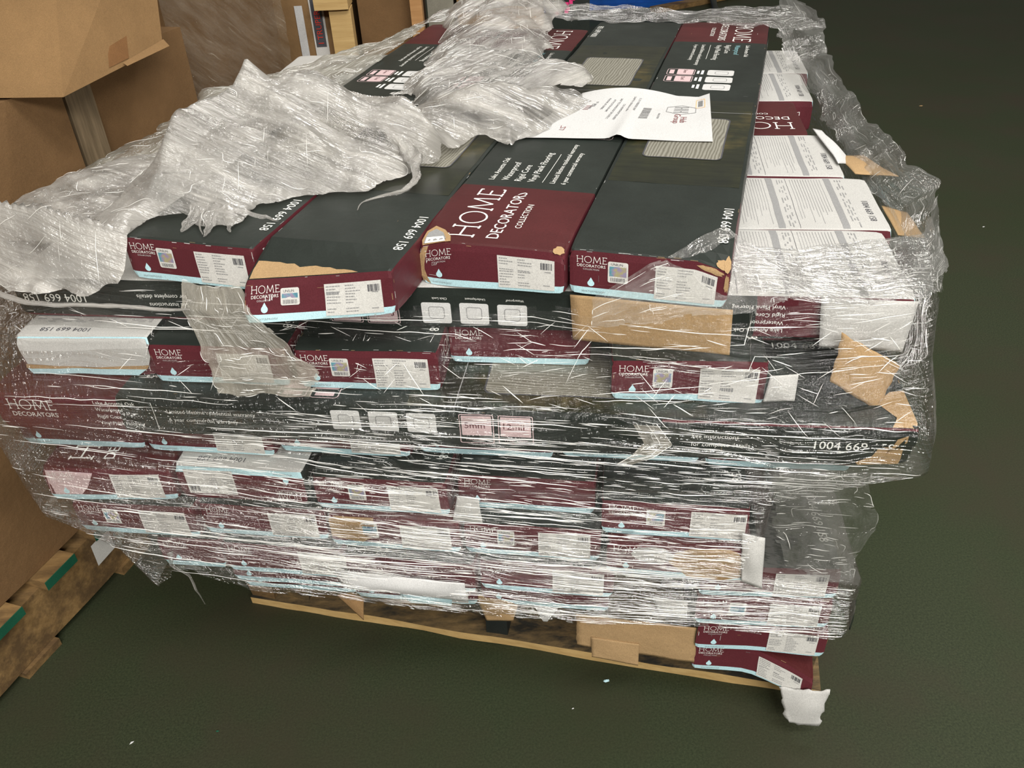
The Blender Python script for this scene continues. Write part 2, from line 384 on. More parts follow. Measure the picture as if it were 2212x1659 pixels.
def carton(label, a, ztop, yaw, kind='end', flip=False, rev=False, seed=0, W=CW, L=CL, H=CH, dents=None,
           group='flooring cartons stacked on the pallet', tears=(), holo=True, sticker=True, stickx=0, stick_y=0,
           detail=True, dent_amp=.0012, face_first=None, kraft_ends=False, side_print=('right', 'left')):
    """a: world xy of the near left top corner. kind 'end' = short end faces the viewer, 'side' = long side does."""
    q = random.Random(seed)
    sx, sy = (W, L) if kind == 'end' else (L, W)
    ux = Vector((math.cos(yaw), math.sin(yaw), 0)); uy = Vector((-math.sin(yaw), math.cos(yaw), 0))
    cen = Vector((a[0], a[1], 0))+ux*sx/2+uy*sy/2; cen.z = ztop-H/2
    if kind == 'end':
        rot = (Matrix.Rotation(yaw, 4, 'Z') @ (Matrix.Rotation(math.pi, 4, 'Y') if flip else Matrix()) @ (Matrix.Rotation(math.pi, 4, 'Z') if rev else Matrix()))
    else:
        rot = (Matrix.Rotation(yaw-math.pi/2, 4, 'Z') @ (Matrix.Rotation(math.pi, 4, 'X') if flip else Matrix()) @ (Matrix.Rotation(math.pi, 4, 'Z') if rev else Matrix()))
    so = Vector((seed*3.7, seed*1.3, seed*.7))
    near = -1 if not rev else 1
    def deform(P):
        P = P.copy()
        n = noise.noise_vector(P*9+so)*dent_amp + noise.noise_vector(P*28+so)*dent_amp*.45
        # rounded, knocked edges
        ex = max(0, abs(P.x)/(W/2)-.93)/.07; ey = max(0, abs(P.y)/(L/2)-.985)/.015; ez = max(0, abs(P.z)/(H/2)-.8)/.2
        k = (ex*ey+ey*ez+ex*ez)*.0011
        P.x -= math.copysign(k*(1+n.x*600), P.x); P.y -= math.copysign(k, P.y); P.z -= math.copysign(k, P.z)
        P += n
        if dents: P = dents(P)
        return P
    V, F, MI = [], [], []
    def put(face, vf, mat, e=.0003, s0=0, t0=0):
        fm = facemap(face, W, L, H)
        vf = conform(vf); b = len(V)
        for s, t in vf[0]: V.append(deform(fm(s+s0, t+t0, e)))
        for f in vf[1]: F.append(tuple(i+b for i in f)); MI.append(mat)
    mz = -L/2+.19                                     # maroon zone of top and sides
    def grid(face, cs, ct, mfun):
        fm = facemap(face, W, L, H); b = len(V); n = len(ct)
        for s in cs:
            for t in ct: V.append(deform(fm(s, t, 0)))
        for i in range(len(cs)-1):
            for j in range(n-1):
                k = b+i*n+j; F.append((k, k+n, k+n+1, k+1)); MI.append(mfun((cs[i]+cs[i+1])/2, (ct[j]+ct[j+1])/2))
    lc = cuts(-L/2, L/2, 40, (mz, mz+.012, L/2-.006, -L/2+.006)); wc = cuts(-W/2, W/2, 10, (W/2-.005, -W/2+.005)); hc = cuts(-H/2, H/2, 5, (H/2-.004,))
    top = lambda s, t: iMD if s < mz else iB
    grid('top', lc, wc, top)
    grid('right', lc, hc, lambda s, t: iM if s < mz or t > H/2-.0045 and s > L/2-.3 else iB)
    grid('left', sorted(-x for x in lc), hc, lambda s, t: iM if s < mz else iB)
    hb = cuts(-H/2, H/2, 6, (-H/2+.0115,))
    grid('end0', wc, hb, lambda s, t: iBL if t < -H/2+.0115 else iM)
    grid('end1', wc, hb, lambda s, t: iBL if t < -H/2+.0115 else iM)
    grid('bottom', lc, wc, lambda s, t: iW)
    # print on the ends
    for e in ('end0', 'end1'):
        put(e, xf(HOME, .0088, -W/2+.010, H/2-.0165), iP)
        put(e, xf(text2d('DECORATORS'), .0039, -W/2+.0105, H/2-.0225), iP)
        if detail: put(e, xf(text2d('COLLECTION', 1.1), .0022, -W/2+.018, H/2-.0265), iPL)
        put(e, xf(drop2d(), .0125, -W/2+.028, -H/2+.0135), iBL, .0005)
        if detail: put(e, xf(text2d('WATERPROOF', 1.05), .003, -W/2+.016, -H/2+.0045), iPG)
    # print on the long sides
    for e in side_print:
        put(e, xf(HOME, .0165, -L/2+.022, H/2-.028), iP)
        put(e, xf(text2d('DECORATORS'), .0075, -L/2+.024, H/2-.040), iP)
        x = -L/2+.155
        for k, s_ in enumerate(('Lake Annette Oak', 'Waterproof', 'Rigid Core', 'Vinyl Plank Flooring')):
            put(e, xf(text2d(s_), .0058, x, H/2-.014-k*.0115), iP)
        put(e, rect2d(x+.085, -H/2+.008, x+.0858, H/2-.008), iP)
        put(e, xf(text2d('Limited lifetime residential warranty'), .0062, x+.105, .006), iP)
        put(e, xf(text2d('6 year commercial warranty'), .0062, x+.105, -.008), iP)
        icons('side', e, put, H)
        put(e, xf(text2d('See instructions'), .0064, .350, .004), iP)
        put(e, xf(text2d('for complete details'), .0064, .350, -.009), iP)
        put(e, xf(text2d('1004 669 158'), .0125, .502, -.006, 0), iP)
    # print on top: reading along the carton
    y0 = -L/2
    put('top', xf(HOME, .0365, y0+.020, .027), iP)
    put('top', xf(text2d('DECORATORS'), .0165, y0+.022, -.006), iP)
    put('top', xf(text2d('COLLECTION'), .0088, y0+.058, -.026), iP)
    for k, (s_, mm, hh) in enumerate((('Lake Annette Oak', iP, .0085), ('Waterproof', iP if not rev else iT, .0105), ('Rigid Core', iP, .0105), ('Vinyl Plank Flooring', iP, .0105))):
        put('top', xf(text2d(s_), hh, y0+.213, .057-k*.0195-(.002 if k else 0)), mm)
    put('top', rect2d(y0+.213, -.0165, y0+.33, -.0157), iP)
    put('top', xf(text2d('Limited lifetime residential warranty'), .0078, y0+.213, -.034), iP)
    put('top', xf(text2d('6 year commercial warranty'), .0078, y0+.213, -.050), iP)
    icons('top', 'top', put, H)
    put('top', rect2d(y0+.60, -W/2+.006, y0+.99, W/2-.006), iPH, .0002)
    put('top', rrect2d(y0+.70, -.058, y0+.89, .058, .012), iPLK, .0006)
    put('top', ring2d(y0+.698, -.060, y0+.892, .060, .012, .0022), iPD, .0008)
    put('top', rect2d(y0+.664, -W/2+.004, y0+.6655, W/2-.004), iPG, .0004)
    put('top', xf(text2d('1004 669 158'), .0135, L/2-.155, W/2-.021), iP)
    # bottom: installation sheet print, from the numbered end
    yb = -L/2
    bt = lambda vf, m_, e=.0003: put('bottom', vf, m_, e)
    def tline(s, t0, t1, m_, wd):
        bt(rect2d(s, t0, s+wd, t1), m_)
    bt(xf(text2d('1004 669 158'), .0095, yb+.024, -.005, R(90)), iPD)
    s = yb+.04
    if detail:
        for blk in range(2):
            for rr_ in range(3):
                t = -W/2+.012
                while t < W/2-.02:
                    l = q.uniform(.004, .02); tline(s+rr_*.004, t, t+l, iPG, .0016); t += l+q.uniform(.004, .022)
            tline(s+.016, -W/2+.004, W/2-.004, iPG, .010)
            for rr_ in range(12): tline(s+.032+rr_*.0042, -W/2+.01, W/2-q.uniform(.012, .08), iPG, .0006)
            tline(s+.085, -W/2+.004, W/2-.004, iPD, .0006)
            s += .09
        bt(ring2d(s+.006, W/2-.09, s+.075, W/2-.006, .002, .0007), iPD)
        bt(rrect2d(s+.012, W/2-.08, s+.03, W/2-.05, .006), iPG); bt(rrect2d(s+.035, W/2-.084, s+.05, W/2-.052, .003), iPG)
        bt(ring2d(s+.03, W/2-.045, s+.062, W/2-.016, .005, .0015), iPD); bt(rect2d(s+.064, W/2-.03, s+.072, W/2-.008), iPD)
    if seed < 10 or 30 < seed < 45 or seed > 88:      # scuffed, whitened edges and scratches
        for _ in range(70):
            fc = q.choice(('top', 'top', 'end0', 'end1', 'right', 'left')); hs = {'top': L/2, 'right': L/2, 'left': L/2}.get(fc, W/2); ht = W/2 if fc == 'top' else H/2
            along = q.random() < .6; l = q.uniform(.002, .012); w_ = q.uniform(.0003, .0009)
            if q.random() < .75:
                if along: s_, t_ = q.uniform(-hs, hs-l), q.choice((-1, 1))*(ht-q.uniform(.0004, .0022))
                else: s_, t_ = q.choice((-1, 1))*(hs-q.uniform(.0006, .003)), q.uniform(-ht, ht-l)
            else: s_, t_ = q.uniform(-hs, hs-l)*.98, q.uniform(-ht, ht)*.9; w_ *= .6
            put(fc, rect2d(s_, t_, s_+l, t_+w_) if along else rect2d(s_, t_, s_+w_, t_+l), q.choice((iPL, iPG, iK)), .0004)
    for (fc, poly, m_, e) in tears: put(fc, (poly, [tuple(range(len(poly)))]), m_, e)
    root = empty('flooring_carton'); root.matrix_world = Matrix.Translation(cen) @ rot
    tag(root, label, 'carton', group)
    body = mesh_obj('carton_body', V, F, CM, MI, root)
    # stickers on the end that faces the viewer
    if sticker:
        for e in (['end1', 'end0'][::(1 if rev else -1)][:1] if kind == 'end' else ['end0']):
            fm = facemap(e, W, L, H); lw, lh = .074, .046; cx0, cy0 = W/2-.052+stickx, -.003+stick_y
            def quadgrid(x0, y0, x1, y1, nx, ny, ee, sk=0):
                vs = [deform(fm(x0+(x1-x0)*i/nx+sk*(.5-j/ny), y0+(y1-y0)*j/ny, ee)) for i in range(nx+1) for j in range(ny+1)]
                fs = [(i*(ny+1)+j, (i+1)*(ny+1)+j, (i+1)*(ny+1)+j+1, i*(ny+1)+j+1) for i in range(nx) for j in range(ny)]
                return vs, fs
            mb = MB(); v, f = quadgrid(cx0-lw/2, cy0-lh/2, cx0+lw/2, cy0+lh/2, 8, 5, .0008); mb.add(v, f, 0)
            ln, br = label2d(lw, lh, seed)
            for vf in ln: mb.add([deform(fm(cx0+x, cy0+y, .0011)) for x, y in vf[0]], vf[1], 1)
            for vf in br: mb.add([deform(fm(cx0+x, cy0+y, .0011)) for x, y in vf[0]], vf[1], 2)
            s_ = mb.obj('shipping_label', [STICK, PRINTG, PRINTD], root); s_['label'] = 'white printed shipping label with a barcode'
            if holo:
                mb = MB(); hx = cx0-.083; hy = cy0+.008
                def ad(vf, m_, e_): mb.add([deform(fm(hx+x, hy+y, e_)) for x, y in vf[0]], vf[1], m_)
                ad(rrect2d(-.0125, -.0145, .0125, .0145, .0025), 0, .0008); ad(rect2d(-.0105, -.0055, .0105, .008), 1, .0011)
                ad(xf(text2d('UNILIN'), .0032, -.0085, .0095), 2, .0012)
                x = -.009
                while x < .009: ad(rect2d(x, -.0125, x+.0006, -.0075), 2, .0012); x += q.uniform(.001, .002)
                h_ = mb.obj('security_sticker', [STICK, HOLO, PRINTD], root); h_['label'] = 'small blue holographic sticker'
    return root

def icons(mode, face, put, H):
    if mode == 'side':
        for k, cap in enumerate(('Waterproof', 'Underlayment', 'Click Lock')):
            x = -.127+k*.052
            put(face, rrect2d(x, -.008, x+.040, .024, .003), iPL)
            put(face, xf(text2d(cap), .0034, x+.004, -.016), iP)
            put(face, ring2d(x+.009, -.002, x+.031, .017, .004, .0012), iPG, .0005)
        for k, (cap, cc) in enumerate((('5mm', 'Thickness'), ('12mil', 'Wear Layer'))):
            x = .048+k*.052
            put(face, ring2d(x, -.022, x+.046, .026, .003, .0012), iPK)
            put(face, rrect2d(x+.003, -.009, x+.043, .0235, .0015), iPK, .0005)
            put(face, xf(text2d(cap), .0098, x+.007, .003), iM, .0007)
            put(face, xf(text2d(cc), .0045, x+.007, -.0175), iPK)
    else:
        y0 = -CL/2
        for k in range(3):
            y = y0+.405+k*.047
            put(face, rrect2d(y, -.004, y+.037, .046, .006), iPL)
            put(face, rect2d(y+.004, -.016, y+.032, -.011), iP); put(face, rect2d(y+.008, -.024, y+.028, -.0195), iP)
            put(face, ring2d(y+.008, .010, y+.029, .036, .006, .0012), iPG, .0005)
        for k in range(2):
            y = y0+.405+k*.045
            put(face, ring2d(y, -.082, y+.040, -.028, .006, .0012), iPK)
            put(face, rrect2d(y+.003, -.062, y+.037, -.031, .003), iPK, .0005)
            put(face, xf(text2d('5mm' if k == 0 else '12mil'), .007, y+.006, -.050), iMD, .0007)
            put(face, rect2d(y+.007, -.077, y+.033, -.068), iPK)

# ------------------------------------------------------------------ structure
bm_v = [(-9, -6, 0), (9, -6, 0), (9, 12, 0), (-9, 12, 0)]
fl = mesh_obj('floor', bm_v, [(0, 1, 2, 3)], FLOOR); fl['kind'] = 'structure'

# ------------------------------------------------------------------ the load
T = .82
LZ = lambda k: T-.064*(k-1)
G1 = 'flooring cartons in the top row'; G2 = 'flooring cartons lying crosswise'; GE = 'flooring cartons with printed ends facing out'
yT = R(-17.8)
def blob(cx, cy, w, h, seed, n=16, rough=.35):
    q = random.Random(seed); return [(cx+w*math.cos(2*math.pi*i/n)*(1-rough*q.random()), cy+h*math.sin(2*math.pi*i/n)*(1-rough*q.random())) for i in range(n)]
# --- top row, four side by side
def d1(P): return P
carton('flooring carton leftmost in the top row, half under bunched film', (-.512, 1.063), LZ(1), R(-17.2), rev=True, seed=1, group=G1)
def d2(P):
    # crushed near end: local y near +L/2 (turned round), end panel sags outward and down
    k = max(0, (P.y-CL/2+.06)/.06)
    if k > 0:
        side = min(1, max(0, (P.x+CW/2)/CW))
        P.z -= .010*k*(P.z > .005)*side**.7
        P.y += .030*k*(1-(P.z+CH/2)/CH)*side + .012*k*side
        P.z -= .014*k*side
    return P
jag = [(-.597+.0, 0)]
def jagstrip(s0, s1, t0, t1, seed, along='t', n=14):
    """torn strip polygon from t0..t1, with a ragged far edge"""
    q = random.Random(seed); lo = []; hi = []
    for i in range(n+1):
        f = i/n; t = t0+(t1-t0)*f; wv = (s1-s0)*(1-f)**.6*q.uniform(.75, 1.05)
        lo.append((s0, t)); hi.append((s0+wv, t))
    return lo+hi[::-1]
t2 = jagstrip(CL/2-.0005, CL/2-.026, -CW/2+.004, .055, 5)
carton('flooring carton with a torn open brown front edge, second from left in the top row', (-.3265, .985), LZ(1)-.001, R(-17.2), rev=True, seed=2, dents=d2, group=G1, side_print=(),
       tears=(('top', t2, iK, .0008), ('right', [(-CL/2, -.03), (-CL/2, .03), (-CL/2+.008, .02), (-CL/2+.004, -.03)], iK, .0006)))
def d3(P):
    # dented corners at the near end
    k = max(0, (-P.y-CL/2+.05)/.05)
    if k > 0:
        e = max(0, -(P.x)/(CW/2)-.55)/.45; P.z -= .012*k*e*(P.z > 0); P.y += .006*k*e
        e = max(0, P.x/(CW/2)-.85)/.15; P.z -= .006*k*e*(P.z > 0)
        P.z += .004*k*(P.z < 0)*(P.x/CW*2)
    return P
hole = [(-CL/2+.001, .094), (-CL/2+.012, .097), (-CL/2+.032, .096), (-CL/2+.045, .086), (-CL/2+.036, .070), (-CL/2+.018, .056), (-CL/2+.004, .052)]
hin = [(-CL/2+.004, .092), (-CL/2+.028, .091), (-CL/2+.037, .083), (-CL/2+.028, .070), (-CL/2+.010, .060)]
hwh = [(-CL/2+.003, .090), (-CL/2+.016, .090), (-CL/2+.017, .066), (-CL/2+.004, .060)]
carton('flooring carton with large white lettering on its maroon top end, in the top row', (-.115, 1.006), LZ(1), R(-17.7), seed=3, dents=d3, group=G1, holo=False, stickx=.002,
       tears=(('top', hole, iK, .0010), ('top', hin, iPG, .0014), ('top', hwh, iP, .0018),
              ('end0', [(-.0985, .02), (-.093, .03), (-.084, .031), (-.09, .012), (-.092, -.015), (-.085, -.03), (-.0985, -.03)], iK, .0006),
              ('top', blob(-CL/2+.008, -.09, .012, .008, 4), iK, .0008)))
def d4(P):
    k = max(0, (P.y-CL/2+.05)/.05)
    if k > 0:
        e = max(0, -(P.x)/(CW/2)-.6)/.4; P.z -= .012*k*e*(P.z > 0)
    return P
carton('black topped flooring carton at the right end of the top row', (.0785, .957), LZ(1), R(-17.6), rev=True, seed=4, dents=d4, group=G1,
       tears=(('top', blob(CL/2-.008, .088, .010, .010, 8), iK, .0009), ('top', blob(CL/2-.012, .094, .018, .005, 9), iK, .0009),
              ('end1', blob(.075, .026, .020, .005, 10), iK, .0006), ('end1', blob(.095, .012, .004, .018, 11), iK, .0006)))
# --- second layer, crosswise, turned upside down, white undersides up
yX = R(-9.0)
nx = Vector((-math.sin(yX), math.cos(yX), 0)); uxv = Vector((math.cos(yX), math.sin(yX), 0))
base = Vector((.503, .902, 0))-uxv*CL
names2 = ['upside down flooring carton lying crosswise under the front of the top row',
          'white backed crosswise carton right behind the front one, with printed number on its right end',
          'white backed crosswise carton third from the front beside the black carton row',
          'crosswise carton lying maroon side up with part of white lettering, right of the top row',
          'white backed crosswise carton beyond the maroon one on the right',
          'rearmost white backed crosswise carton under the far end of the top row']
offs = [(0, 0), (.016, .2015), (-.012, .404), (-.040, .606), (.0, .808), (.02, 1.010)]
for k, (dx, dy) in enumerate(offs):
    a = base+uxv*dx+nx*(dy*.985)
    if k == 3: carton(names2[k], a, LZ(2)-.002, yX, 'side', flip=False, rev=True, seed=20+k, group=G2)
    else:
        tr = ()
        if k == 0: tr = (('bottom', [(-CL/2-.0, -CW/2), (-CL/2, CW/2), (-CL/2+.0005, CW/2)], iW, .0002),)
        carton(names2[k], a, LZ(2)-.001-.0015*(k % 2), yX, 'side', flip=True, seed=20+k, group=G2, tears=tr)
# --- third layer, ends out
GE3 = 'flooring cartons of the third layer, ends facing out'
carton('upside down white carton with a crushed end at the far left of the third layer', (-.693, 1.034), LZ(3), R(-6.5), flip=True, seed=31, group=GE3, sticker=False, dent_amp=.002,
       tears=(('end0', [(-.097, -.031), (.095, -.031), (.097, -.01), (.09, .012), (.02, .017), (-.05, .016), (-.09, .012), (-.097, .0)], iW, .0035), ('end0', [(-.085, .0185), (.093, .020), (.09, .031), (-.07, .031)], iBL, .0035),
              ('end0', [(-.09, .0125), (-.05, .0165), (.02, .0175), (.093, .0125), (.096, .020), (-.085, .019)], iK, .0036)))
carton('carton end second from left in the third layer, under milky film', (-.495, .995), LZ(3), R(-8.5), rev=True, seed=32, group=GE3, holo=False, stickx=-.01)
carton('carton end third from left in the third layer with cream label and blue strip', (-.290, .962), LZ(3), R(-7.6), rev=True, seed=33, group=GE3, holo=True)
carton('carton end in the middle of the third layer, pushed back into shadow', (-.085, 1.005), LZ(3), R(-8), rev=True, seed=34, group=GE3, sticker=False)
carton('carton end with logo, blue seal and lifted label at the right of the third layer', (.127, .897), LZ(3), R(-6.5), rev=True, seed=35, group=GE3, stickx=.004,
       dents=lambda P: Vector((P.x, P.y, P.z-.008*max(0, -P.x/CW*2)*(P.z < -.01)*(P.y > CL/2-.02))))
# --- fourth layer, one long carton across the whole front
def d5(P):
    k = max(0, (P.y-CL/2+.05)/.05); P.x -= .006*k*(P.z < 0); P.z -= 0
    return P
ragR = [(CL/2, -.031), (CL/2-.05, -.031), (CL/2-.055, -.024), (CL/2-.036, -.015), (CL/2-.030, -.002), (CL/2-.012, .004), (CL/2-.012, .014), (CL/2, .02)]
L4 = carton('long black carton lying crosswise whose printed side spans the whole front of the load', (-.735, .995), LZ(4), R(-8.75), 'side', seed=41, group=G2, L=1.245, W=CW, sticker=False,
       dents=d5, tears=(('right', ragR, iK, .0007), ('top', [(CL/2+.012, -CW/2), (CL/2-.02, -CW/2), (CL/2-.012, -CW/2+.02), (CL/2-.03, -CW/2+.05), (CL/2-.008, -CW/2+.075), (CL/2+.012, -CW/2+.08)], iK, .0007)))
carton('long carton lying crosswise behind the front one in the fourth layer', (-.705, 1.195), LZ(4), R(-8.75), 'side', seed=42, group=G2, sticker=False, detail=False)
# --- fifth to eighth layers, ends out
GE5 = 'flooring cartons of the fifth layer, ends facing out'; GE6 = 'flooring cartons of the sixth layer, ends facing out'
GE7 = 'flooring cartons of the seventh layer, ends facing out'; GE8 = 'flooring cartons of the eighth layer, ends facing out'
def row(lst, k, grp, base_seed):
    for i, (x, y, yaw, lab, kw) in enumerate(lst):
        kw.setdefault('rev', not kw.get('flip') and not kw.get('tears')); carton(lab, (x, y), LZ(k), R(yaw), seed=base_seed+i, group=grp, **kw)
row([(-.745, 1.035, -8, 'dark carton end at the left corner just under the long crosswise carton', dict(sticker=False)),
     (-.545, 1.003, -9, 'carton end with big white label below the word Limited on the long carton', dict(holo=False)),
     (-.345, .985, -9, 'third carton end of the fifth layer, veiled by bright film streaks', dict(holo=True)),
     (-.14, .965, -9, 'carton end in the middle of the fifth layer right under the thickness badges', dict(sticker=False)),
     (.065, .94, -9, 'second carton end from the right in the fifth layer, behind grey film', dict(sticker=False)),
     (.262, .905, -9, 'rightmost carton end of the fifth layer, in the shade of the overhang', dict(sticker=False))], 5, GE5, 50)
row([(-.702, .977, -4.5, 'maroon carton end sticking out at the left corner of the sixth layer', dict(holo=False, stickx=-.004, tears=(('end0', [(-.097, -.02), (-.092, .028), (-.02, .022), (-.035, -.005), (-.048, -.019)], iPK, .00015),))),
     (-.502, .968, -9, 'carton end turned upside down next to the left corner of the sixth layer', dict(flip=True, holo=False)),
     (-.293, .928, -9, 'carton end with blue seal, wide label and crumpled right corner in the sixth layer', dict(stickx=.002)),
     (-.085, .915, -9, 'shaded carton end right of the crumpled one in the sixth layer', dict(sticker=False)),
     (.112, .848, -9.5, 'rightmost carton end of the sixth layer with a pale label under bright glare', dict(stickx=.012))], 6, GE6, 60)
row([(-.678, .975, -9, 'recessed carton end at the left of the seventh layer', dict(sticker=True, holo=True)),
     (-.479, .955, -9, 'second carton end from left in the seventh layer with label beside bare brown board', dict(sticker=True, holo=False)),
     (-.280, .915, -9, 'carton end with torn blue strip and drop mark in the seventh layer', dict(tears=(('end0', [(-.098, .031), (-.03, .031), (-.028, -.005), (-.05, -.02), (-.098, -.012)], iK, .0008),))),
     (-.081, .885, -9, 'fourth carton end from left in the seventh layer', dict()),
     (.118, .833, -9.2, 'rightmost carton end of the seventh layer, half bare brown cardboard', dict(sticker=False, tears=(('end0', blob(.045, .0, .06, .035, 71, 20, .2), iK, .0008), ('end0', blob(-.035, .012, .032, .017, 72, 12, .2), iW, .0010))))], 7, GE7, 70)
row([(-.561, .955, -8, 'maroon carton end at the lower left corner of the load with logo and drop', dict(holo=False, sticker=False, W=.104)),
     (-.455, .936, -9.3, 'maroon carton end beside the lower left corner one, its label under glare', dict(stickx=.02, holo=False, W=.19)),
     (-.262, .895, -9.5, 'carton end with a loose white sheet in front in the eighth layer', dict(holo=True, sticker=False)),
     (-.062, .872, -9.5, 'carton end with a greyed label in the middle of the eighth layer', dict(holo=False))], 8, GE8, 80)
GP = 'flooring cartons in the low stack at the right corner'
GE9 = 'flooring cartons of the lowest layers, ends facing out'
carton('top carton of the low stack at the right corner, black top showing', (.255, .838), LZ(8), R(-6), rev=True, seed=90, group=GP, holo=False, stickx=-.002)
carton('second carton of the low stack at the right corner, with blue seal', (.254, .838), LZ(9), R(-6.3), seed=91, group=GP, stickx=-.001)
carton('third carton of the low stack at the right corner, its blue strip bending down', (.262, .842), LZ(10), R(-6.3), seed=92, group=GP, holo=False, stickx=.0,
       dents=lambda P: Vector((P.x, P.y, P.z-.010*max(0, P.x/CW*2+.1)*(1 if P.y < -CL/2+.25 else .2))))
def d8(P):
    k = min(1, max(0, (-P.y-CL/2+.12)/.12)); e = max(0, P.x/(CW/2)+.15)
    P.z -= .046*k*e**1.3*(1 if P.z > 0 else .85); P.x -= .006*k*e; P.y -= .012*k*e
    P.y += .03*k*max(0, P.x/(CW/2)-.88)/.12*(P.z > 0)
    return P
carton('crushed lowest carton of the right corner stack, drooping over the pallet edge', (.262, .852), LZ(11), R(-8), seed=93, group=GP, holo=False, stickx=-.004, dents=d8, dent_amp=.002,
       tears=(('right', blob(-CL/2+.03, .005, .03, .02, 94), iK, .0007),))
row([(-.470, .975, -9, 'carton end of the ninth layer at the lower left, above the pallet boards', dict(sticker=False)),
     (-.265, .925, -9, 'carton end of the ninth layer behind the loose white sheet', dict(holo=False)),
     (-.065, .90, -9, 'carton end of the ninth layer left of the brown cardboard sheet', dict(sticker=False))], 9, GE9, 100)
row([(-.475, 1.02, -9, 'recessed carton end of the tenth layer over the left pallet boards', dict(sticker=False, detail=False)),
     (-.27, .99, -9, 'recessed carton end of the tenth layer over the middle of the pallet', dict(sticker=False, detail=False)),
     (-.065, .96, -9, 'recessed carton end of the tenth layer beside the black block', dict(sticker=False, detail=False))], 10, GE9, 110)
row([(-.475, 1.09, -9, 'deeply recessed lowest carton at the left of the pallet', dict(sticker=False, detail=False)),
     (-.27, 1.06, -9, 'deeply recessed lowest carton at the middle of the pallet', dict(sticker=False, detail=False)),
     (-.065, 1.03, -9, 'deeply recessed lowest carton behind the brown cardboard sheet', dict(sticker=False, detail=False))], 11, GE9, 120)

# ------------------------------------------------------------------ flat sheets: a grid with a shape function
def sheet(name, fn, nu, nv, mat, parent=None, smooth=True, mask=None, uvs=(1, 1), thick=0, dens=None):
    V, UV, D = [], [], []
    for i in range(nu+1):
        for j in range(nv+1):
            u, v = i/nu, j/nv; V.append(fn(u, v)); D.append(dens(u, v) if dens else 1.0); UV.append(uvs(u, v) if callable(uvs) else (u*uvs[0], v*uvs[1]))
    F = []
    for i in range(nu):
        for j in range(nv):
            if mask and not mask((i+.5)/nu, (j+.5)/nv): continue
            k = i*(nv+1)+j; F.append((k, k+nv+1, k+nv+2, k+1))
    o = mesh_obj(name, V, F, mat, None, parent, smooth, UV)
    me = o.data
    if dens: me.attributes.new('density', 'FLOAT', 'POINT').data.foreach_set('value', D)
    bm = bmesh.new(); bm.from_mesh(me); bmesh.ops.delete(bm, geom=[v for v in bm.verts if not v.link_faces], context='VERTS'); bm.to_mesh(me); bm.free()
    if thick:
        md = o.modifiers.new('thickness', 'SOLIDIFY'); md.thickness = thick
    return o
def quad(c, u, v):   # corners: 00, 10, 11, 01
    a = c[0].lerp(c[1], u); b = c[3].lerp(c[2], u); return a.lerp(b, v)
def nz(P, s, a, seed=0): return noise.noise(Vector(P)*s+Vector((seed, seed*2.1, seed*.3)))*a

# shipping paper on the top row
PC = [Vector((.028, 1.367, T)), Vector((.333, 1.299, T)), Vector((.377, 1.525, T)), Vector((.158, 1.585, T))]
def paperfn(u, v, e=0):
    P = quad(PC, u, v); P.z += .0025+e
    P.z += .007*math.exp(-((u-.50+.05*(v-.5))/.035)**2)*(1-v)**1.2 + .012*v**3*math.sin(min(1, u/.75)*math.pi) + .003*abs(nz(P, 9, 1, 3))
    if u > .92: P.z += .006*(u-.92)/.08*v
    return P
pap = empty('shipping_paper', (.2, 1.45, T)); tag(pap, 'crumpled white paper sheet with a logo and address lying across the top row of cartons', 'paper')
def local(o, f): return lambda *a: f(*a)-Vector(o.location)
ps = sheet('paper_sheet', local(pap, paperfn), 50, 36, PAPER, pap)
mb = MB()
# printed matter: u runs left to right, v runs near to far; text reads far to near with its top to the right
PW, PHh = .31, .235
def pput(vf, u, v, m, s=1):
    pts = [paperfn(min(1, max(0, u+(y)/PW)), min(1, max(0, v-(x)/PHh)), .0006)-Vector(pap.location) for x, y in vf[0]]
    mb.add(pts, vf[1], m)
def pt(s_, h, u, v, m=0): pput(xf(text2d(s_), h, 0, 0), u, v, m)
pt('Hub', .0125, .815, .50, 2); pt('Group', .0125, .775, .56, 2)
hexr = [(.034*math.cos(R(60*i))*.72, .034*math.sin(R(60*i))) for i in range(6)]
k6 = [strokes([(*hexr[i], *hexr[(i+1) % 6])], .0015) for i in range(6)]
for vf in k6: pput(([(x+.0, y) for x, y in vf[0]], vf[1]), .81, .66, 1)
for sx_ in (-1, 1):
    pput(strokes([(sx_*.009-.006, -.015, sx_*.009-.006, .015), (sx_*.009+.004, -.015, sx_*.009+.004, .015), (sx_*.009-.006, 0, sx_*.009+.004, 0)], .0026), .81, .66, 1)
DR = card('print_dusty_red', (.25, .09, .09), .5, .05); mb.obj('logo', [PRINTD, PRINTG, DR, ORANGE], pap); mb = MB()
x = 0; qq = random.Random(3)
while x < .05:
    l = qq.choice((.0006, .0012, .002)); pput(rect2d(x, 0, x+l, .017), .56, .66, 1); x += l+.0012
pput(strokes([(0, 0, .045, 0), (.045, 0, .045, .018), (.045, .018, 0, .018), (0, .018, 0, 0)], .0015), .905, .90, 3)
for i in range(9): pput(rect2d(.007+i*.0035, .004, .009+i*.0035, .014), .905, .90, 1)
mb.obj('barcode', [PRINTD, PRINTG, DR, ORANGE], pap); mb = MB()
pt('FW107709', .0042, .67, .56)
for i, (s_, v0) in enumerate((('S: 21117RESIDE SHIP', .82), ('SHIPTO: SSNedunredtm', .84), ('CO HDMDROP DELIVERY', .70), ('2427 TECHNOLOGY DR SUITE C', .80), ('ATTICOTIA IN 46M', .78), ('PHONE 67-53RBG', .80))):
    pt(s_, .0046, .50-i*.043, v0)
pt('ST 6835', .005, .215, .74); pt('G 6200E', .005, .20, .70)
pput(strokes([(0, 0, .012, .004), (.012, .004, .005, .010), (.005, .01, .02, .012), (.02, .012, .018, .004)], .0012), .16, .24, 2)
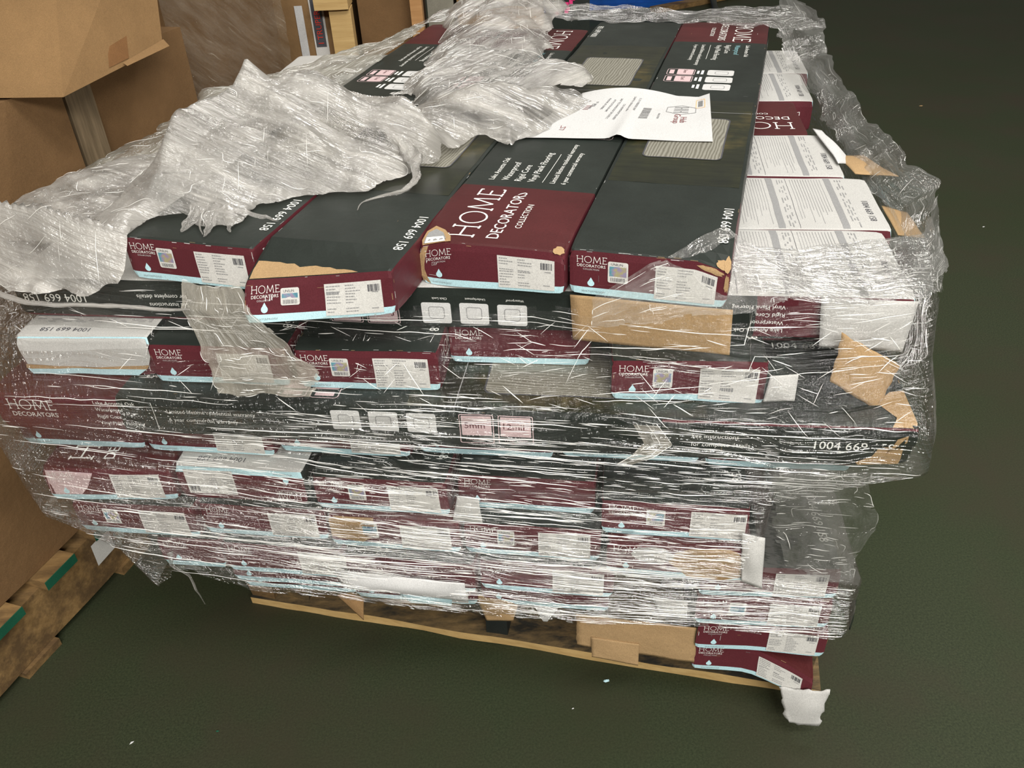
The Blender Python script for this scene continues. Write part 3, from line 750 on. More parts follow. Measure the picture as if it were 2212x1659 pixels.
for i in range(4): pput(strokes([(i*.006, 0, i*.006+.001, .012)], .0016), .17, .66-i*.0, 2)
po = mb.obj('address_text', [PRINTD, PRINTG, DR, ORANGE], pap)

# loose torn cardboard and papers on the load
def loose(name, label, cat, corners, mat, bulge=.01, seed=0, thick=.0015, nu=14, nv=14, rag=.0, parts=None):
    cs = [Vector(c) for c in corners]; o = sum(cs, Vector())/4
    n = (cs[1]-cs[0]).cross(cs[3]-cs[0]).normalized()
    q = random.Random(seed)
    def fn(u, v):
        P = quad(cs, u, v)-o; P += n*(bulge*math.sin(u*math.pi)*math.sin(v*math.pi)+nz(P, 22, bulge*.5, seed))
        if rag and (u in (0, 1) or v in (0, 1)):
            P += (cs[1]-cs[0]).normalized()*nz(P, 90, rag, seed)+(cs[3]-cs[0]).normalized()*nz(P, 90, rag, seed+9)
        return P
    ob = sheet(name, fn, nu, nv, mat, None, True, thick=thick); ob.location = o; tag(ob, label, cat); return ob
def F0(s, z, out=0):   # point on the front plane of the load: s metres along from the left corner, z height
    b = Vector((-.735, .995, 0)); uxx = Vector((math.cos(R(-8.75)), math.sin(R(-8.75)), 0)); nn = Vector((math.sin(R(-8.75)), -math.cos(R(-8.75)), 0))
    P = b+uxx*s+nn*out; P.z = z; return P
# cardboard panel hanging under the near right carton of the top row
loose('cardboard_sheet', 'brown cardboard panel hanging under the rightmost carton of the top row', 'cardboard', [(.083, .950, .692), (.276, .894, .690), (.274, .896, .756), (.080, .956, .756)], KRAFT, .002, 3)
loose('cardboard_scrap', 'torn brown cardboard flap at the right corner below the white carton end', 'cardboard', [(.400, .868, .660), (.462, .856, .622), (.478, .860, .688), (.410, .884, .722)], KRAFT, .004, 5, rag=.003)
loose('carton_flap', 'white torn carton flap draped over the front right corner of the crosswise carton', 'flap', [(.393, .906, .690), (.492, .886, .688), (.500, .893, .7565), (.388, .914, .757)], WHITE, .005, 6)
loose('carton_flap', 'small grey white flap right of the lifted label in the third layer', 'flap', [(.316, .862, .640), (.352, .852, .646), (.354, .858, .682), (.322, .866, .676)], WHITE, .004, 7)
loose('paper_scrap', 'white torn paper corner between crosswise cartons on the right edge', 'paper scrap', [(.555, 1.34, .762), (.60, 1.38, .740), (.575, 1.49, .763), (.562, 1.50, .764)], PAPER, .006, 8)
loose('cardboard_scrap', 'brown cardboard strip sticking out behind the numbered white carton', 'cardboard', [(.575, 1.315, .752), (.645, 1.31, .745), (.625, 1.41, .745), (.572, 1.40, .752)], KRAFT, .004, 9)
loose('cardboard_scrap', 'brown cardboard sliver at the right end of the second white carton', 'cardboard', [(.560, 1.10, .745), (.60, 1.10, .738), (.612, 1.19, .738), (.575, 1.20, .745)], KRAFT, .004, 10)
loose('white_sheet', 'loose white sheet hanging low at the middle of the load above the pallet', 'paper', [(-.268, .880, .318), (-.083, .851, .306), (-.084, .853, .345), (-.278, .883, .354)], PAPER, .006, 11)
loose('blue_strip', 'torn light blue carton strip hanging below the loose white sheet', 'strip', [(-.170, .872, .286), (-.108, .863, .286), (-.105, .864, .308), (-.186, .875, .305)], BLUE, .003, 12)
loose('cardboard_sheet', 'wide flat brown cardboard sheet hanging over the front of the pallet', 'cardboard', [(.082, .876, .160), (.266, .846, .141), (.264, .848, .222), (.080, .878, .233)], KRAFT, .003, 13, nu=20, rag=.002)
loose('cardboard_sheet', 'smaller brown cardboard patch lying over the wide sheet by the pallet', 'cardboard', [(.105, .866, .142), (.178, .853, .132), (.178, .856, .180), (.104, .870, .186)], KRAFT, .002, 14)
loose('carton_flap', 'white tab hanging left of the low stack at the right corner', 'flap', [(.205, .842, .262), (.243, .836, .262), (.243, .842, .292), (.192, .852, .295)], WHITE, .003, 15)
loose('cardboard_flap', 'pointed dark brown flap poking out over the left pallet boards', 'cardboard', [(-.285, .893, .288), (-.249, .880, .243), (-.243, .884, .286), (-.262, .894, .292)], KRAFTD, .003, 16)
loose('cardboard_flap', 'trapezoid brown flap hanging over the black block', 'cardboard', [(-.060, .900, .203), (-.018, .894, .205), (-.005, .893, .258), (-.075, .902, .262)], KRAFT, .003, 17)
loose('paper_scrap', 'white pointed scrap between the black block and the brown sheet', 'paper scrap', [(.030, .890, .205), (.036, .889, .205), (.060, .884, .255), (.012, .892, .255)], PAPER, .002, 18)
loose('carton_flap', 'white crushed carton corner hanging to the floor at the right end of the pallet', 'flap', [(.415, .80, .035), (.462, .79, .038), (.472, .80, .115), (.398, .82, .100)], WHITE, .008, 19, rag=.006)
loose('carton_flap', 'crumpled white flap at the lower right edge beside the bare brown carton end', 'flap', [(.300, .792, .385), (.328, .788, .375), (.325, .80, .46), (.295, .805, .465)], WHITE, .006, 20)
loose('carton_flap', 'torn white flap on the crumpled corner of the sixth layer', 'flap', [(-.095, .890, .435), (-.052, .878, .437), (-.055, .885, .478), (-.085, .893, .478)], WHITE, .004, 21)

# ------------------------------------------------------------------ pallet under the load
pal = empty('wooden_pallet', (-.03, 1.35, 0)); tag(pal, 'worn wooden pallet under the wrapped flooring cartons', 'pallet')
PY = math.atan2(.87-1.145, .50+.53)
Mp = Matrix.Translation(Vector((-.53, 1.145, 0))-Vector(pal.location)) @ Matrix.Rotation(PY, 4, 'Z')
def pboard(name, x0, x1, y0, y1, z0, z1, mats, top=0, seed=0, lab=None):
    mb = MB(); mb.box(x0, x1, y0, y1, z0, z1, 0, Mp, 30, .004, seed)
    if len(mats) > 1:
        for i in range(len(mb.m)):
            if i < 120: mb.m[i] = 1 if i % 4 == 3 else 0   # front sawn face fresh
    o = mb.obj(name, mats, pal)
    if lab: o['label'] = lab
    return o
def seam(): pass
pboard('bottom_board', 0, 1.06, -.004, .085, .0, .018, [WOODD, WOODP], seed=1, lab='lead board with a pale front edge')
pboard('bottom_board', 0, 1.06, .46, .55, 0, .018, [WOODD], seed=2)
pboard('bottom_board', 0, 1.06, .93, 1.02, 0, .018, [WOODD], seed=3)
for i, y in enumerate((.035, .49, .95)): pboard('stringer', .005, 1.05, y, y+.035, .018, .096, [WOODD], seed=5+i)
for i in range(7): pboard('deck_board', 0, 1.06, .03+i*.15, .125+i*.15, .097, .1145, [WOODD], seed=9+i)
mb = MB(); mb.box(.475, .515, .004, .034, .019, .075, 0, Mp, 4, .003, 4)
o = mb.obj('spacer_block', [RUBBER], pal); o['label'] = 'black block on the front board'
mb = MB(); mb.box(.0, .05, .0, .06, .018, .050, 0, Mp, 3, .006, 6); mb.obj('wood_block', [WOODL], pal)
mb = MB(); mb.box(.06, .12, .01, .05, .018, .040, 0, Mp, 3, .006, 7); mb.obj('wood_block', [WOODD], pal)
# ------------------------------------------------------------------ stretch film round the load
def interp(tab, z):
    # tab: list of (z, FLx, FLy, FRx, FRy) with falling z
    for a, b in zip(tab, tab[1:]):
        if z >= b[0]:
            f = (a[0]-z)/(a[0]-b[0]); return [a[i]+(b[i]-a[i])*f for i in range(1, 5)]
    return list(tab[-1][1:])
TAB = [(.765, -.83, 1.130, .520, .886), (.755, -.83, 1.128, .520, .885), (.692, -.80, 1.09, .516, .858), (.630, -.758, .985, .506, .790), (.568, -.752, .982, .512, .789),
       (.545, -.740, .972, .430, .800), (.510, -.725, .960, .330, .814), (.436, -.708, .948, .322, .799), (.395, -.64, .938, .325, .800), (.372, -.61, .932, .462, .786), (.310, -.575, .922, .466, .786), (.245, -.50, .905, .468, .794), (.225, -.47, .900, .468, .796)]
DM = [(.765, (1.5, 1.1, .8, .8, 1.0)), (.70, (1.4, 1.2, .9, .7, 1.0)), (.66, (.55, .9, .8, .8, .9)), (.635, (.8, .8, .9, .8, .6)), (.60, (.9, .8, 1.0, .5, .28)), (.572, (1.0, .9, 1.1, .6, .30)),
      (.555, (1.0, 1.1, 1.6, 1.5, 1.0)), (.52, (.9, 1.3, 1.7, 1.4, 1.2)), (.48, (.5, .9, 1.1, 1.2, 1.3)), (.44, (.6, .8, .8, 1.2, .9)), (.41, (1.4, 1.4, 1.3, 1.2, .9)), (.36, (1.0, 1.1, 1.3, 1.2, .8)),
      (.33, (.7, .7, 1.1, 1.3, .9)), (.28, (1.0, .9, 1.1, 1.4, 1.1)), (.22, (.8, .9, 1.1, 1.2, .8))]
def dmap(s, z):
    s = min(.9999, max(0, s)); k = int(s*4); f = s*4-k
    for a, b in zip(DM, DM[1:]):
        if z >= b[0]:
            t = min(1, (a[0]-z)/(a[0]-b[0])); t = max(0, t)
            return (a[1][k]*(1-f)+a[1][k+1]*f)*(1-t)+(b[1][k]*(1-f)+b[1][k+1]*f)*t
    return 1
def top_edge(s):      # ragged upper edge of the wrap along the front
    pts = [(0, .762), (.28, .760), (.36, .742), (.45, .742), (.50, .735), (.60, .732), (.66, .742), (.72, .738), (.78, .752), (.88, .757), (1, .765)]
    for a, b in zip(pts, pts[1:]):
        if s <= b[0]: f = (s-a[0])/(b[0]-a[0]); return a[1]+(b[1]-a[1])*f
    return .765
def bottom_edge(s):
    pts = [(0, .30), (.08, .345), (.15, .305), (.30, .292), (.45, .280), (.62, .268), (.75, .270), (.80, .270), (.90, .255), (1, .250)]
    for a, b in zip(pts, pts[1:]):
        if s <= b[0]: f = (s-a[0])/(b[0]-a[0]); return a[1]+(b[1]-a[1])*f
    return .255
def wrapP(s, z, off=0, wr=True):
    """s in 0..1 along the front, <0 round the left side, >1 round the right side"""
    lx, ly, rx, ry = interp(TAB, z)
    A = Vector((lx, ly, z)); B = Vector((rx, ry, z)); d = (B-A).normalized(); n = Vector((d.y, -d.x, 0))
    back = Vector((-d.y, d.x, 0))
    if s < 0: P = A+back*(-s)*1.2; nn = -d
    elif s > 1: P = B+back*(s-1)*1.2; nn = d
    else: P = A.lerp(B, s); nn = n
    if s >= 0 and s <= 1:
        e = min(s, 1-s); rr_ = max(0, 1-e/.012); P += back*.008*rr_*rr_
    P = P+nn*(.005+off+(max(0, min(1, (P.x-.03)/.24))*.040*max(0, min(1, (z-.675)/.02)) if P.x < .30 and 0 < s < 1 else 0))
    if wr:
        q = Vector((s*5, z*55+noise.noise(Vector((s*3, z*6, 0)))*3.0, .3)); w = noise.noise(q)*.0016+noise.noise(Vector((s*14, z*150, 5)))*.0006
        w += abs(noise.noise(Vector((s*8, z*9, 9))))*.004
        P += nn*w
        # slack between layers
        P += nn*(-.010)*max(0, noise.noise(Vector((s*4, z*9, 2))))
    return P
wrap = empty('stretch_wrap', (-.1, .9, .12)); tag(wrap, 'clear stretch film wound round the stacked flooring cartons, full of glossy horizontal creases', 'stretch film')
W0 = Vector(wrap.location)
def wf(u, v):
    s = u; zt, zb = top_edge(s), bottom_edge(s); z = zt+(zb-zt)*v; return wrapP(s, z)-W0
def wmask(u, v): return not (v > .985 and noise.noise(Vector((u*40, 3, 1))) > .1) and not (v < .012 and noise.noise(Vector((u*50, 1, 2))) > 0)
def shear(s, z): return .13*(s-s*s/2)*max(0, min(1, (.64-z)/.12))
def wuv(u, v):
    z = top_edge(u)+(bottom_edge(u)-top_edge(u))*v; return (u*1.35, z+shear(u, z))
sheet('film_front', wf, 420, 230, FILM, wrap, True, wmask, wuv, 0, lambda u, v: dmap(u, top_edge(u)+(bottom_edge(u)-top_edge(u))*v))
def sf(sgn):
    def f(u, v):
        s = -u*.8 if sgn < 0 else 1+u*.9
        z = .76-(.76-.30)*v if sgn < 0 else .755-(.755-.26)*v
        return wrapP(s, z)-W0
    return f
sheet('film_side', sf(-1), 70, 110, FILM_CLR, wrap, True, None, (1, .5))
sheet('film_side', sf(1), 70, 110, FILM_CLR, wrap, True, None, (1, .5))
# glints: thin folds on the wrap, their highlights painted as white ribbons
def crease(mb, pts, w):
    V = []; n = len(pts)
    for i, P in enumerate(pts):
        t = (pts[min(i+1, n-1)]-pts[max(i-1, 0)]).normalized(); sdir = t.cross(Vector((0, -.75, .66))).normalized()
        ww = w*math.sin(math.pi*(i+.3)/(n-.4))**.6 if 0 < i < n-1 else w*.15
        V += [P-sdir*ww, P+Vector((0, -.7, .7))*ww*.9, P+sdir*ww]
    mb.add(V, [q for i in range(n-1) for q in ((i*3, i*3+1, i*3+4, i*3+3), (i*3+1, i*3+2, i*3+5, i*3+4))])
qc = random.Random(11)
mb = MB()
def dens(s, z):
    d = .12+.55*min(1, max(0, (s-.05)/.35))
    if z < .60 and z > .36: d += .35
    if .62 < z < .72: d += .25
    d *= .35+.65*min(1.2, dmap(s, z))
    if s < .25: d *= .5
    return d
cnt = 0
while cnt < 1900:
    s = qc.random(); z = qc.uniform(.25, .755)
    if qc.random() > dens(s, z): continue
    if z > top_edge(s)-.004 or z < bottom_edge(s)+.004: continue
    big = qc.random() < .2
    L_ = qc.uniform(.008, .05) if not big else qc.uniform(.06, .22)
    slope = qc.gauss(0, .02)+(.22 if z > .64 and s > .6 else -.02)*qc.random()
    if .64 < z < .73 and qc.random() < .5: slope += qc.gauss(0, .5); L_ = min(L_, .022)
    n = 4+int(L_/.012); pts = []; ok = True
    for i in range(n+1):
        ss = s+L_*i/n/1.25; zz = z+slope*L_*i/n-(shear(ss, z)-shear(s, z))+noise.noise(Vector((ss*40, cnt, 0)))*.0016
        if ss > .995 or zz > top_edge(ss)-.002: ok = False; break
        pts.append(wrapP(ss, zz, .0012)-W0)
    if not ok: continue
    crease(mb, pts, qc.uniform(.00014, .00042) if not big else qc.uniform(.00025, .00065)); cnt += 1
o = mb.obj('film_crease', [CREASE], wrap, True); o['kind'] = 'stuff'; o['label'] = 'thin film folds painted white as glints'

# film climbing over the near right corner of the top row and the white cartons
def strip(name, path, wvec, nu, nv, mat, parent, org, amp=.006, fr=14, seed=0, rag=.3, uvs=(1, .3)):
    """ribbon of film following a path; wvec(i) gives the width vector at each path point"""
    pts = [Vector(q) for q in path]; m = len(pts)-1
    def at(u, arr):
        f = u*m; i = min(int(f), m-1); f -= i; f = f*f*(3-2*f)*.5+f*.5; return arr[i].lerp(arr[i+1], f)
    ws = [Vector(q) for q in wvec]
    def fn(u, v):
        P = at(u, pts)+at(u, ws)*v
        q = P*fr+Vector((seed, 0, 0)); n_ = noise.noise_vector(q)+noise.noise_vector(q*2.7)*.5
        return P+n_*amp-org
    def mk(u, v):
        e = rag*.12*(noise.noise(Vector((u*30, v*2, seed)))+.4)
        return v < 1-max(0, e) and v > max(0, rag*.08*noise.noise(Vector((u*25, 5, seed))))
    return sheet(name, fn, nu, nv, mat, parent, True, mk, uvs)
O0 = W0
# over the front right of the top row
strip('film_corner', [(.10, .905, .775), (.17, .915, .812), (.22, .93, .829), (.275, .98, .832), (.30, .97, .815), (.34, .95, .79), (.43, .95, .768), (.515, .97, .768), (.60, 1.10, .770)],
      [(0, -.012, -.035), (.0, -.035, -.06), (.01, -.05, -.07), (.02, -.10, -.075), (.01, -.09, -.05), (0, -.06, -.02), (0, -.065, -.006), (-.01, -.08, -.006), (-.03, -.13, -.012)], 110, 34, FILM_CLR, wrap, O0, .004, 22, 3, .6, (.8, .2))
# sheet lying over the white carton at the front right
strip('film_corner', [(.30, 1.05, .770), (.38, 1.03, .768), (.48, 1.03, .772), (.57, 1.05, .772), (.635, 1.16, .775)],
      [(0, -.13, -.004), (0, -.12, -.004), (0, -.13, -.006), (-.04, -.15, -.01), (-.09, -.24, -.02)], 60, 40, FILM_CLR, wrap, O0, .004, 18, 8, .5, (.4, .2))
# loose skirt standing off along the right edge, from the far corner to the near corner
strip('film_edge', [(.735, 2.14, .845), (.725, 1.98, .845), (.695, 1.83, .81), (.665, 1.62, .79), (.650, 1.48, .785), (.640, 1.33, .785), (.645, 1.19, .785), (.580, 1.06, .78), (.530, .93, .765), (.515, .87, .70)],
      [(-.06, .0, .02), (-.12, -.05, -.02), (-.09, 0, -.02), (-.06, -.02, -.03), (-.05, 0, -.04), (-.05, 0, -.05), (-.05, 0, -.05), (-.04, 0, -.05), (-.03, .0, -.06), (-.03, .01, -.07)], 150, 30, FILM_CLR, wrap, O0, .012, 13, 5, .8, (1.3, .2))
# the same skirt on the near side below the long carton
strip('film_edge', [(.435, .785, .575), (.455, .79, .52), (.470, .80, .46), (.455, .80, .41), (.462, .80, .36)],
      [(-.12, .012, .0), (-.13, .01, .0), (-.14, .01, .01), (-.10, 0, .0), (-.03, 0, 0)], 60, 30, FILM_CLR, wrap, O0, .008, 14, 6, .8, (.3, .15))
# far edge of the top row
strip('film_edge', [(-.22, 2.28, .80), (-.08, 2.31, .845), (.06, 2.30, .858), (.20, 2.25, .842), (.36, 2.20, .838), (.52, 2.15, .838), (.63, 2.11, .842), (.70, 2.09, .85)],
      [(.01, -.06, .01), (.01, -.09, -.01), (.0, -.12, -.022), (0, -.10, -.012), (0, -.10, -.008), (0, -.13, -.008), (0, -.17, -.010), (0, -.20, -.01)], 150, 26, FILM_CLR, wrap, O0, .009, 15, 12, .5, (1.2, .2))
# hanging outer film along the left and the bottom left
strip('film_tail', [(-.545, .945, .345), (-.548, .943, .32), (-.525, .94, .295), (-.517, .935, .27), (-.513, .935, .235)], [(.010, 0, .004), (.006, 0, 0), (.004, 0, .003), (.0035, 0, 0), (.001, 0, 0)], 40, 4, FILM_TOP, wrap, O0, .002, 30, 2, .0, (.1, .02))
# hazy gathered patch of film hanging over the third layer near the left
strip('film_patch', [(-.425, 1.005, .775), (-.418, .965, .760), (-.40, .945, .715), (-.392, .935, .680), (-.39, .93, .65)],
      [(.085, -.02, .0), (.095, -.02, -.002), (.13, -.02, -.004), (.15, -.02, -.004), (.13, -.02, 0)], 50, 40, FILM_HAZE, wrap, O0, .007, 20, 21, .4, (.3, .2))

# ------------------------------------------------------------------ bunched film heap on top, left
def inpoly(x, y, poly):
    c = False; j = len(poly)-1
    for i in range(len(poly)):
        xi, yi = poly[i]; xj, yj = poly[j]
        if (yi > y) != (yj > y) and x < (xj-xi)*(y-yi)/(yj-yi)+xi: c = not c
        j = i
    return c
def edged(x, y, poly):
    m = 9
    for i in range(len(poly)):
        a = Vector(poly[i]); b = Vector(poly[(i+1) % len(poly)]); d = b-a; t = max(0, min(1, (Vector((x, y))-a).dot(d)/d.length_squared)); m = min(m, (Vector((x, y))-a-d*t).length)
    return m
def nearest(x, y, poly):
    m = 9; best = None; Q = Vector((x, y))
    for i in range(len(poly)):
        a = Vector(poly[i]); b = Vector(poly[(i+1) % len(poly)]); d = b-a; t = max(0, min(1, (Q-a).dot(d)/d.length_squared)); c = a+d*t
        if (Q-c).length < m: m = (Q-c).length; best = c
    return best
def heap(name, poly, base, peaks, step, mat, parent, seed, rimh=.018, rimw=.05, amp=.010, folds=(), fine=.0035, jag=.02, uvr=0, uvs=1.0):
    xs = [q[0] for q in poly]; ys = [q[1] for q in poly]; x0, x1, y0, y1 = min(xs)-.04, max(xs)+.04, min(ys)-.04, max(ys)+.04
    nx_, ny_ = int((x1-x0)/step), int((y1-y0)/step); keep = {}; V = []; UV = []; F = []
    org = Vector(parent.location)
    cs_, sn_ = math.cos(uvr), math.sin(uvr)
    for i in range(nx_+1):
        for j in range(ny_+1):
            x = x0+i*step; y = y0+j*step
            jx = noise.noise(Vector((x*22, y*22, seed)))*jag; jy = noise.noise(Vector((x*22, y*22, seed+7)))*jag
            if not inpoly(x+jx, y+jy, poly):
                C_ = nearest(x+jx, y+jy, poly)
                if (C_-Vector((x+jx, y+jy))).length > step*1.45: continue
                x, y = C_.x-jx, C_.y-jy; d = 0
            else: d = edged(x+jx, y+jy, poly)
            z = base(x, y)+rimh*(1-math.exp(-d/rimw))*1.3+.003
            for (px, py, hh, rr_, pw) in peaks:
                dd = math.hypot(x-px, y-py)/rr_
                if dd < 1: z += hh*(1-dd)**pw
            wx = x+noise.noise(Vector((x*4, y*4, seed+3)))*.08; wy = y+noise.noise(Vector((x*4, y*4, seed+4)))*.08
            r1 = 1-abs(noise.noise(Vector((wx*6, wy*11, seed)))*2); r2 = 1-abs(noise.noise(Vector((wx*17, wy*26, seed+2)))*2)
            g = min(1, d/.04)
            z += g*(amp*.8*r1+amp*.3*r2)+noise.noise(Vector((wx*60, wy*110, seed)))*fine
            for (ax, ay, bx, by, hh, ww) in folds:
                A_ = Vector((ax, ay)); B_ = Vector((bx, by)); dd_ = B_-A_; t = max(0, min(1, (Vector((x, y))-A_).dot(dd_)/dd_.length_squared)); q = (Vector((x, y))-A_-dd_*t).length
                z += hh*max(0, 1-q/ww)
            keep[(i, j)] = len(V); V.append(Vector((x, y, z))-org); UV.append((x*cs_+y*sn_+z*.5, -x*sn_+y*cs_+z*.9))
    for i in range(nx_):
        for j in range(ny_):
            ks = [(i, j), (i+1, j), (i+1, j+1), (i, j+1)]
            if all(k in keep for k in ks): F.append(tuple(keep[k] for k in ks))
    return mesh_obj(name, V, F, mat, None, parent, True, UV)
hp = empty('bunched_film', (-.45, 1.2, .78)); tag(hp, 'big crumpled heap of milky stretch film covering the left of the top row', 'plastic film')
def tb(x, y):     # the height of what lies under the film
    # left edge of the top row: line from (-.512,1.063) towards yaw -17.5
    dx, dy = x+.512, y-1.063; side = dx*math.cos(R(-17.5))+dy*math.sin(R(-17.5)); al = -dx*math.sin(R(-17.5))+dy*math.cos(R(-17.5))
    h_ = .822
    if side < .0: h_ = .822-.062*min(1, -side/.10)
    if al < 0: h_ = .822-.062*min(1, -al/.05)
    return h_
P1 = [(-.88, 1.075), (-.68, 1.045), (-.56, 1.01), (-.515, 1.02), (-.50, 1.05), (-.48, 1.115), (-.44, 1.11), (-.41, 1.075), (-.385, 1.085), (-.36, 1.07), (-.345, 1.13), (-.30, 1.155), (-.24, 1.165), (-.17, 1.19), (-.12, 1.24), (-.085, 1.28), (-.055, 1.345),
      (-.03, 1.37), (.03, 1.33), (.07, 1.38), (.16, 1.53), (.12, 1.62), (.0, 1.55), (-.11, 1.51), (-.20, 1.50), (-.26, 1.46), (-.34, 1.54), (-.44, 1.60), (-.52, 1.62), (-.64, 1.52), (-.75, 1.36), (-.80, 1.25)]
heap('film_heap', P1, tb, [(-.368, 1.32, .082, .17, 1.15), (-.455, 1.22, .045, .12, 1.2), (-.25, 1.32, .045, .14, 1.4), (-.15, 1.32, .040, .10, 1.3), (-.62, 1.28, .030, .2, 1), (-.28, 1.36, .035, .10, 1.2), (-.03, 1.44, .035, .11, 1.2)],
     .0042, FILM_TOP, hp, 1, .020, .04, .011, [(-.368, 1.32, -.25, 1.20, .018, .03), (-.368, 1.32, -.47, 1.20, .02, .03), (-.25, 1.42, -.10, 1.30, .02, .02), (-.2, 1.50, .03, 1.50, .012, .03)], .0022, .022, R(-35), 1.0)
P2 = [(-.10, 1.50), (.03, 1.50), (.10, 1.56), (.17, 1.60), (.16, 1.72), (.10, 1.78), (.12, 1.95), (.16, 2.10), (.14, 2.26), (.0, 2.33), (-.10, 2.26), (-.12, 2.0), (-.14, 1.8), (-.19, 1.64)]
heap('film_heap', P2, lambda x, y: .822, [(.02, 2.08, .05, .26, 1.0), (.10, 2.14, .05, .14, 1.0), (-.02, 1.85, .03, .15, 1), (.13, 1.62, .03, .1, 1), (.0, 2.20, .03, .14, 1)], .0052, FILM_TOP, hp, 5, .018, .04, .016, [(-.02, 1.95, .12, 2.1, .02, .04)], .003, .03, R(40), 1.0)
# thin film over the left flank behind the heap
P3 = [(-.83, 1.20), (-.72, 1.36), (-.64, 1.50), (-.50, 1.58), (-.36, 1.62), (-.30, 1.74), (-.22, 2.0), (-.17, 2.25), (-.22, 2.34), (-.34, 2.25), (-.47, 2.08), (-.555, 1.97), (-.58, 1.92), (-.62, 1.80), (-.68, 1.62), (-.725, 1.48), (-.79, 1.33)]
def tb3(x, y):
    dx, dy = x+.512, y-1.063; side = dx*math.cos(R(-17.5))+dy*math.sin(R(-17.5)); return .822-.055*min(1, max(0, -side)/.12)
heap('film_heap', P3, tb3, [(-.60, 1.84, .03, .1, 1)], .006, film('stretch_film_flank', .25, .8, (6, 14), (8, 60), (.5, .8), .3, (.66, .65, .57), .014, .14, 1.6), hp, 9, .012, .05, .009, (), .002, .03, R(60), 1.0)
# twisted strand with a loose curl hanging on the second carton
def tube(name, pts, rad, mat, parent, seg=7, wob=.25, seed=0):
    pts = [Vector(q) for q in pts]; P = []
    for i in range(len(pts)-1):
        p0 = pts[max(i-1, 0)]; p1 = pts[i]; p2 = pts[i+1]; p3 = pts[min(i+2, len(pts)-1)]
        for k in range(8):
            t = k/8; P.append(.5*((2*p1)+(p2-p0)*t+(2*p0-5*p1+4*p2-p3)*t*t+(3*p1-p0-3*p2+p3)*t**3))
    P.append(pts[-1]); V = []; F = []; n = len(P); org = Vector(parent.location) if parent else Vector(); UV = []
    for i, c in enumerate(P):
        t = (P[min(i+1, n-1)]-P[max(i-1, 0)]).normalized(); a = t.cross(Vector((.1, .2, 1))).normalized(); b = t.cross(a)
        f = i/(n-1); f = f*(len(rad)-1); k = min(int(f), len(rad)-2); rr_ = rad[k]+(rad[k+1]-rad[k])*(f-k)
        for j in range(seg):
            an = 2*math.pi*j/seg+i*.15; q = rr_*(1+wob*noise.noise(Vector((i*.35, j*1.7, seed))))
            V.append(c+(a*math.cos(an)+b*math.sin(an)*.6)*q-org); UV.append((i*.01, j/seg*.08))
    for i in range(n-1):
        for j in range(seg): F.append((i*seg+j, i*seg+(j+1) % seg, (i+1)*seg+(j+1) % seg, (i+1)*seg+j))
    return mesh_obj(name, V, F, mat, None, parent, True, UV)
o = tube('film_strand', [(-.30, 1.40, .875), (-.25, 1.41, .885), (-.20, 1.36, .885), (-.155, 1.28, .86), (-.13, 1.24, .845), (-.128, 1.215, .835)], [.004, .010, .011, .014, .016, .006], FILM_TOP, hp, 9, .5, 3)
o = tube('film_strand', [(-.135, 1.235, .840), (-.125, 1.20, .845), (-.122, 1.17, .838), (-.140, 1.152, .828), (-.165, 1.150, .824), (-.195, 1.13, .8235), (-.20, 1.105, .8225)], [.006, .008, .006, .005, .004, .0012, .0006], FILM_TOP, hp, 7, .4, 5)
o = tube('film_strand', [(-.41, 1.10, .832), (-.405, 1.065, .829), (-.398, 1.05, .823)], [.003, .0015, .0006], FILM_TOP, hp, 6, .4, 6)
_ = lambda: tube('film_strand', [(-.39, 1.105, .835), (-.382, 1.06, .830), (-.376, 1.048, .823)], [.008, .005, .0015], FILM_TOP, hp, 6, .4, 7)
_ = lambda: tube('film_strand', [(-.36, 1.10, .830), (-.33, 1.09, .825), (-.31, 1.088, .823)], [.008, .004, .0005], FILM_TOP, hp, 6, .4, 8)

strip('film_patch', [(.150, .862, .622), (.165, .842, .60), (.150, .838, .585), (.130, .842, .567)], [(.028, -.004, .0), (.035, -.005, -.002), (.03, -.004, -.002), (.02, -.003, 0)], 20, 12, FILM_HAZE, wrap, O0, .002, 30, 31, .3, (.1, .05))
# rolled edge of the film along the left of the front
tube('film_strand', [(-.70, 1.03, .772), (-.62, .985, .770), (-.55, .975, .768), (-.49, .965, .768), (-.44, .955, .766), (-.405, .955, .764)], [.006, .005, .004, .004, .004, .002], FILM_TOP, hp, 7, .5, 11)
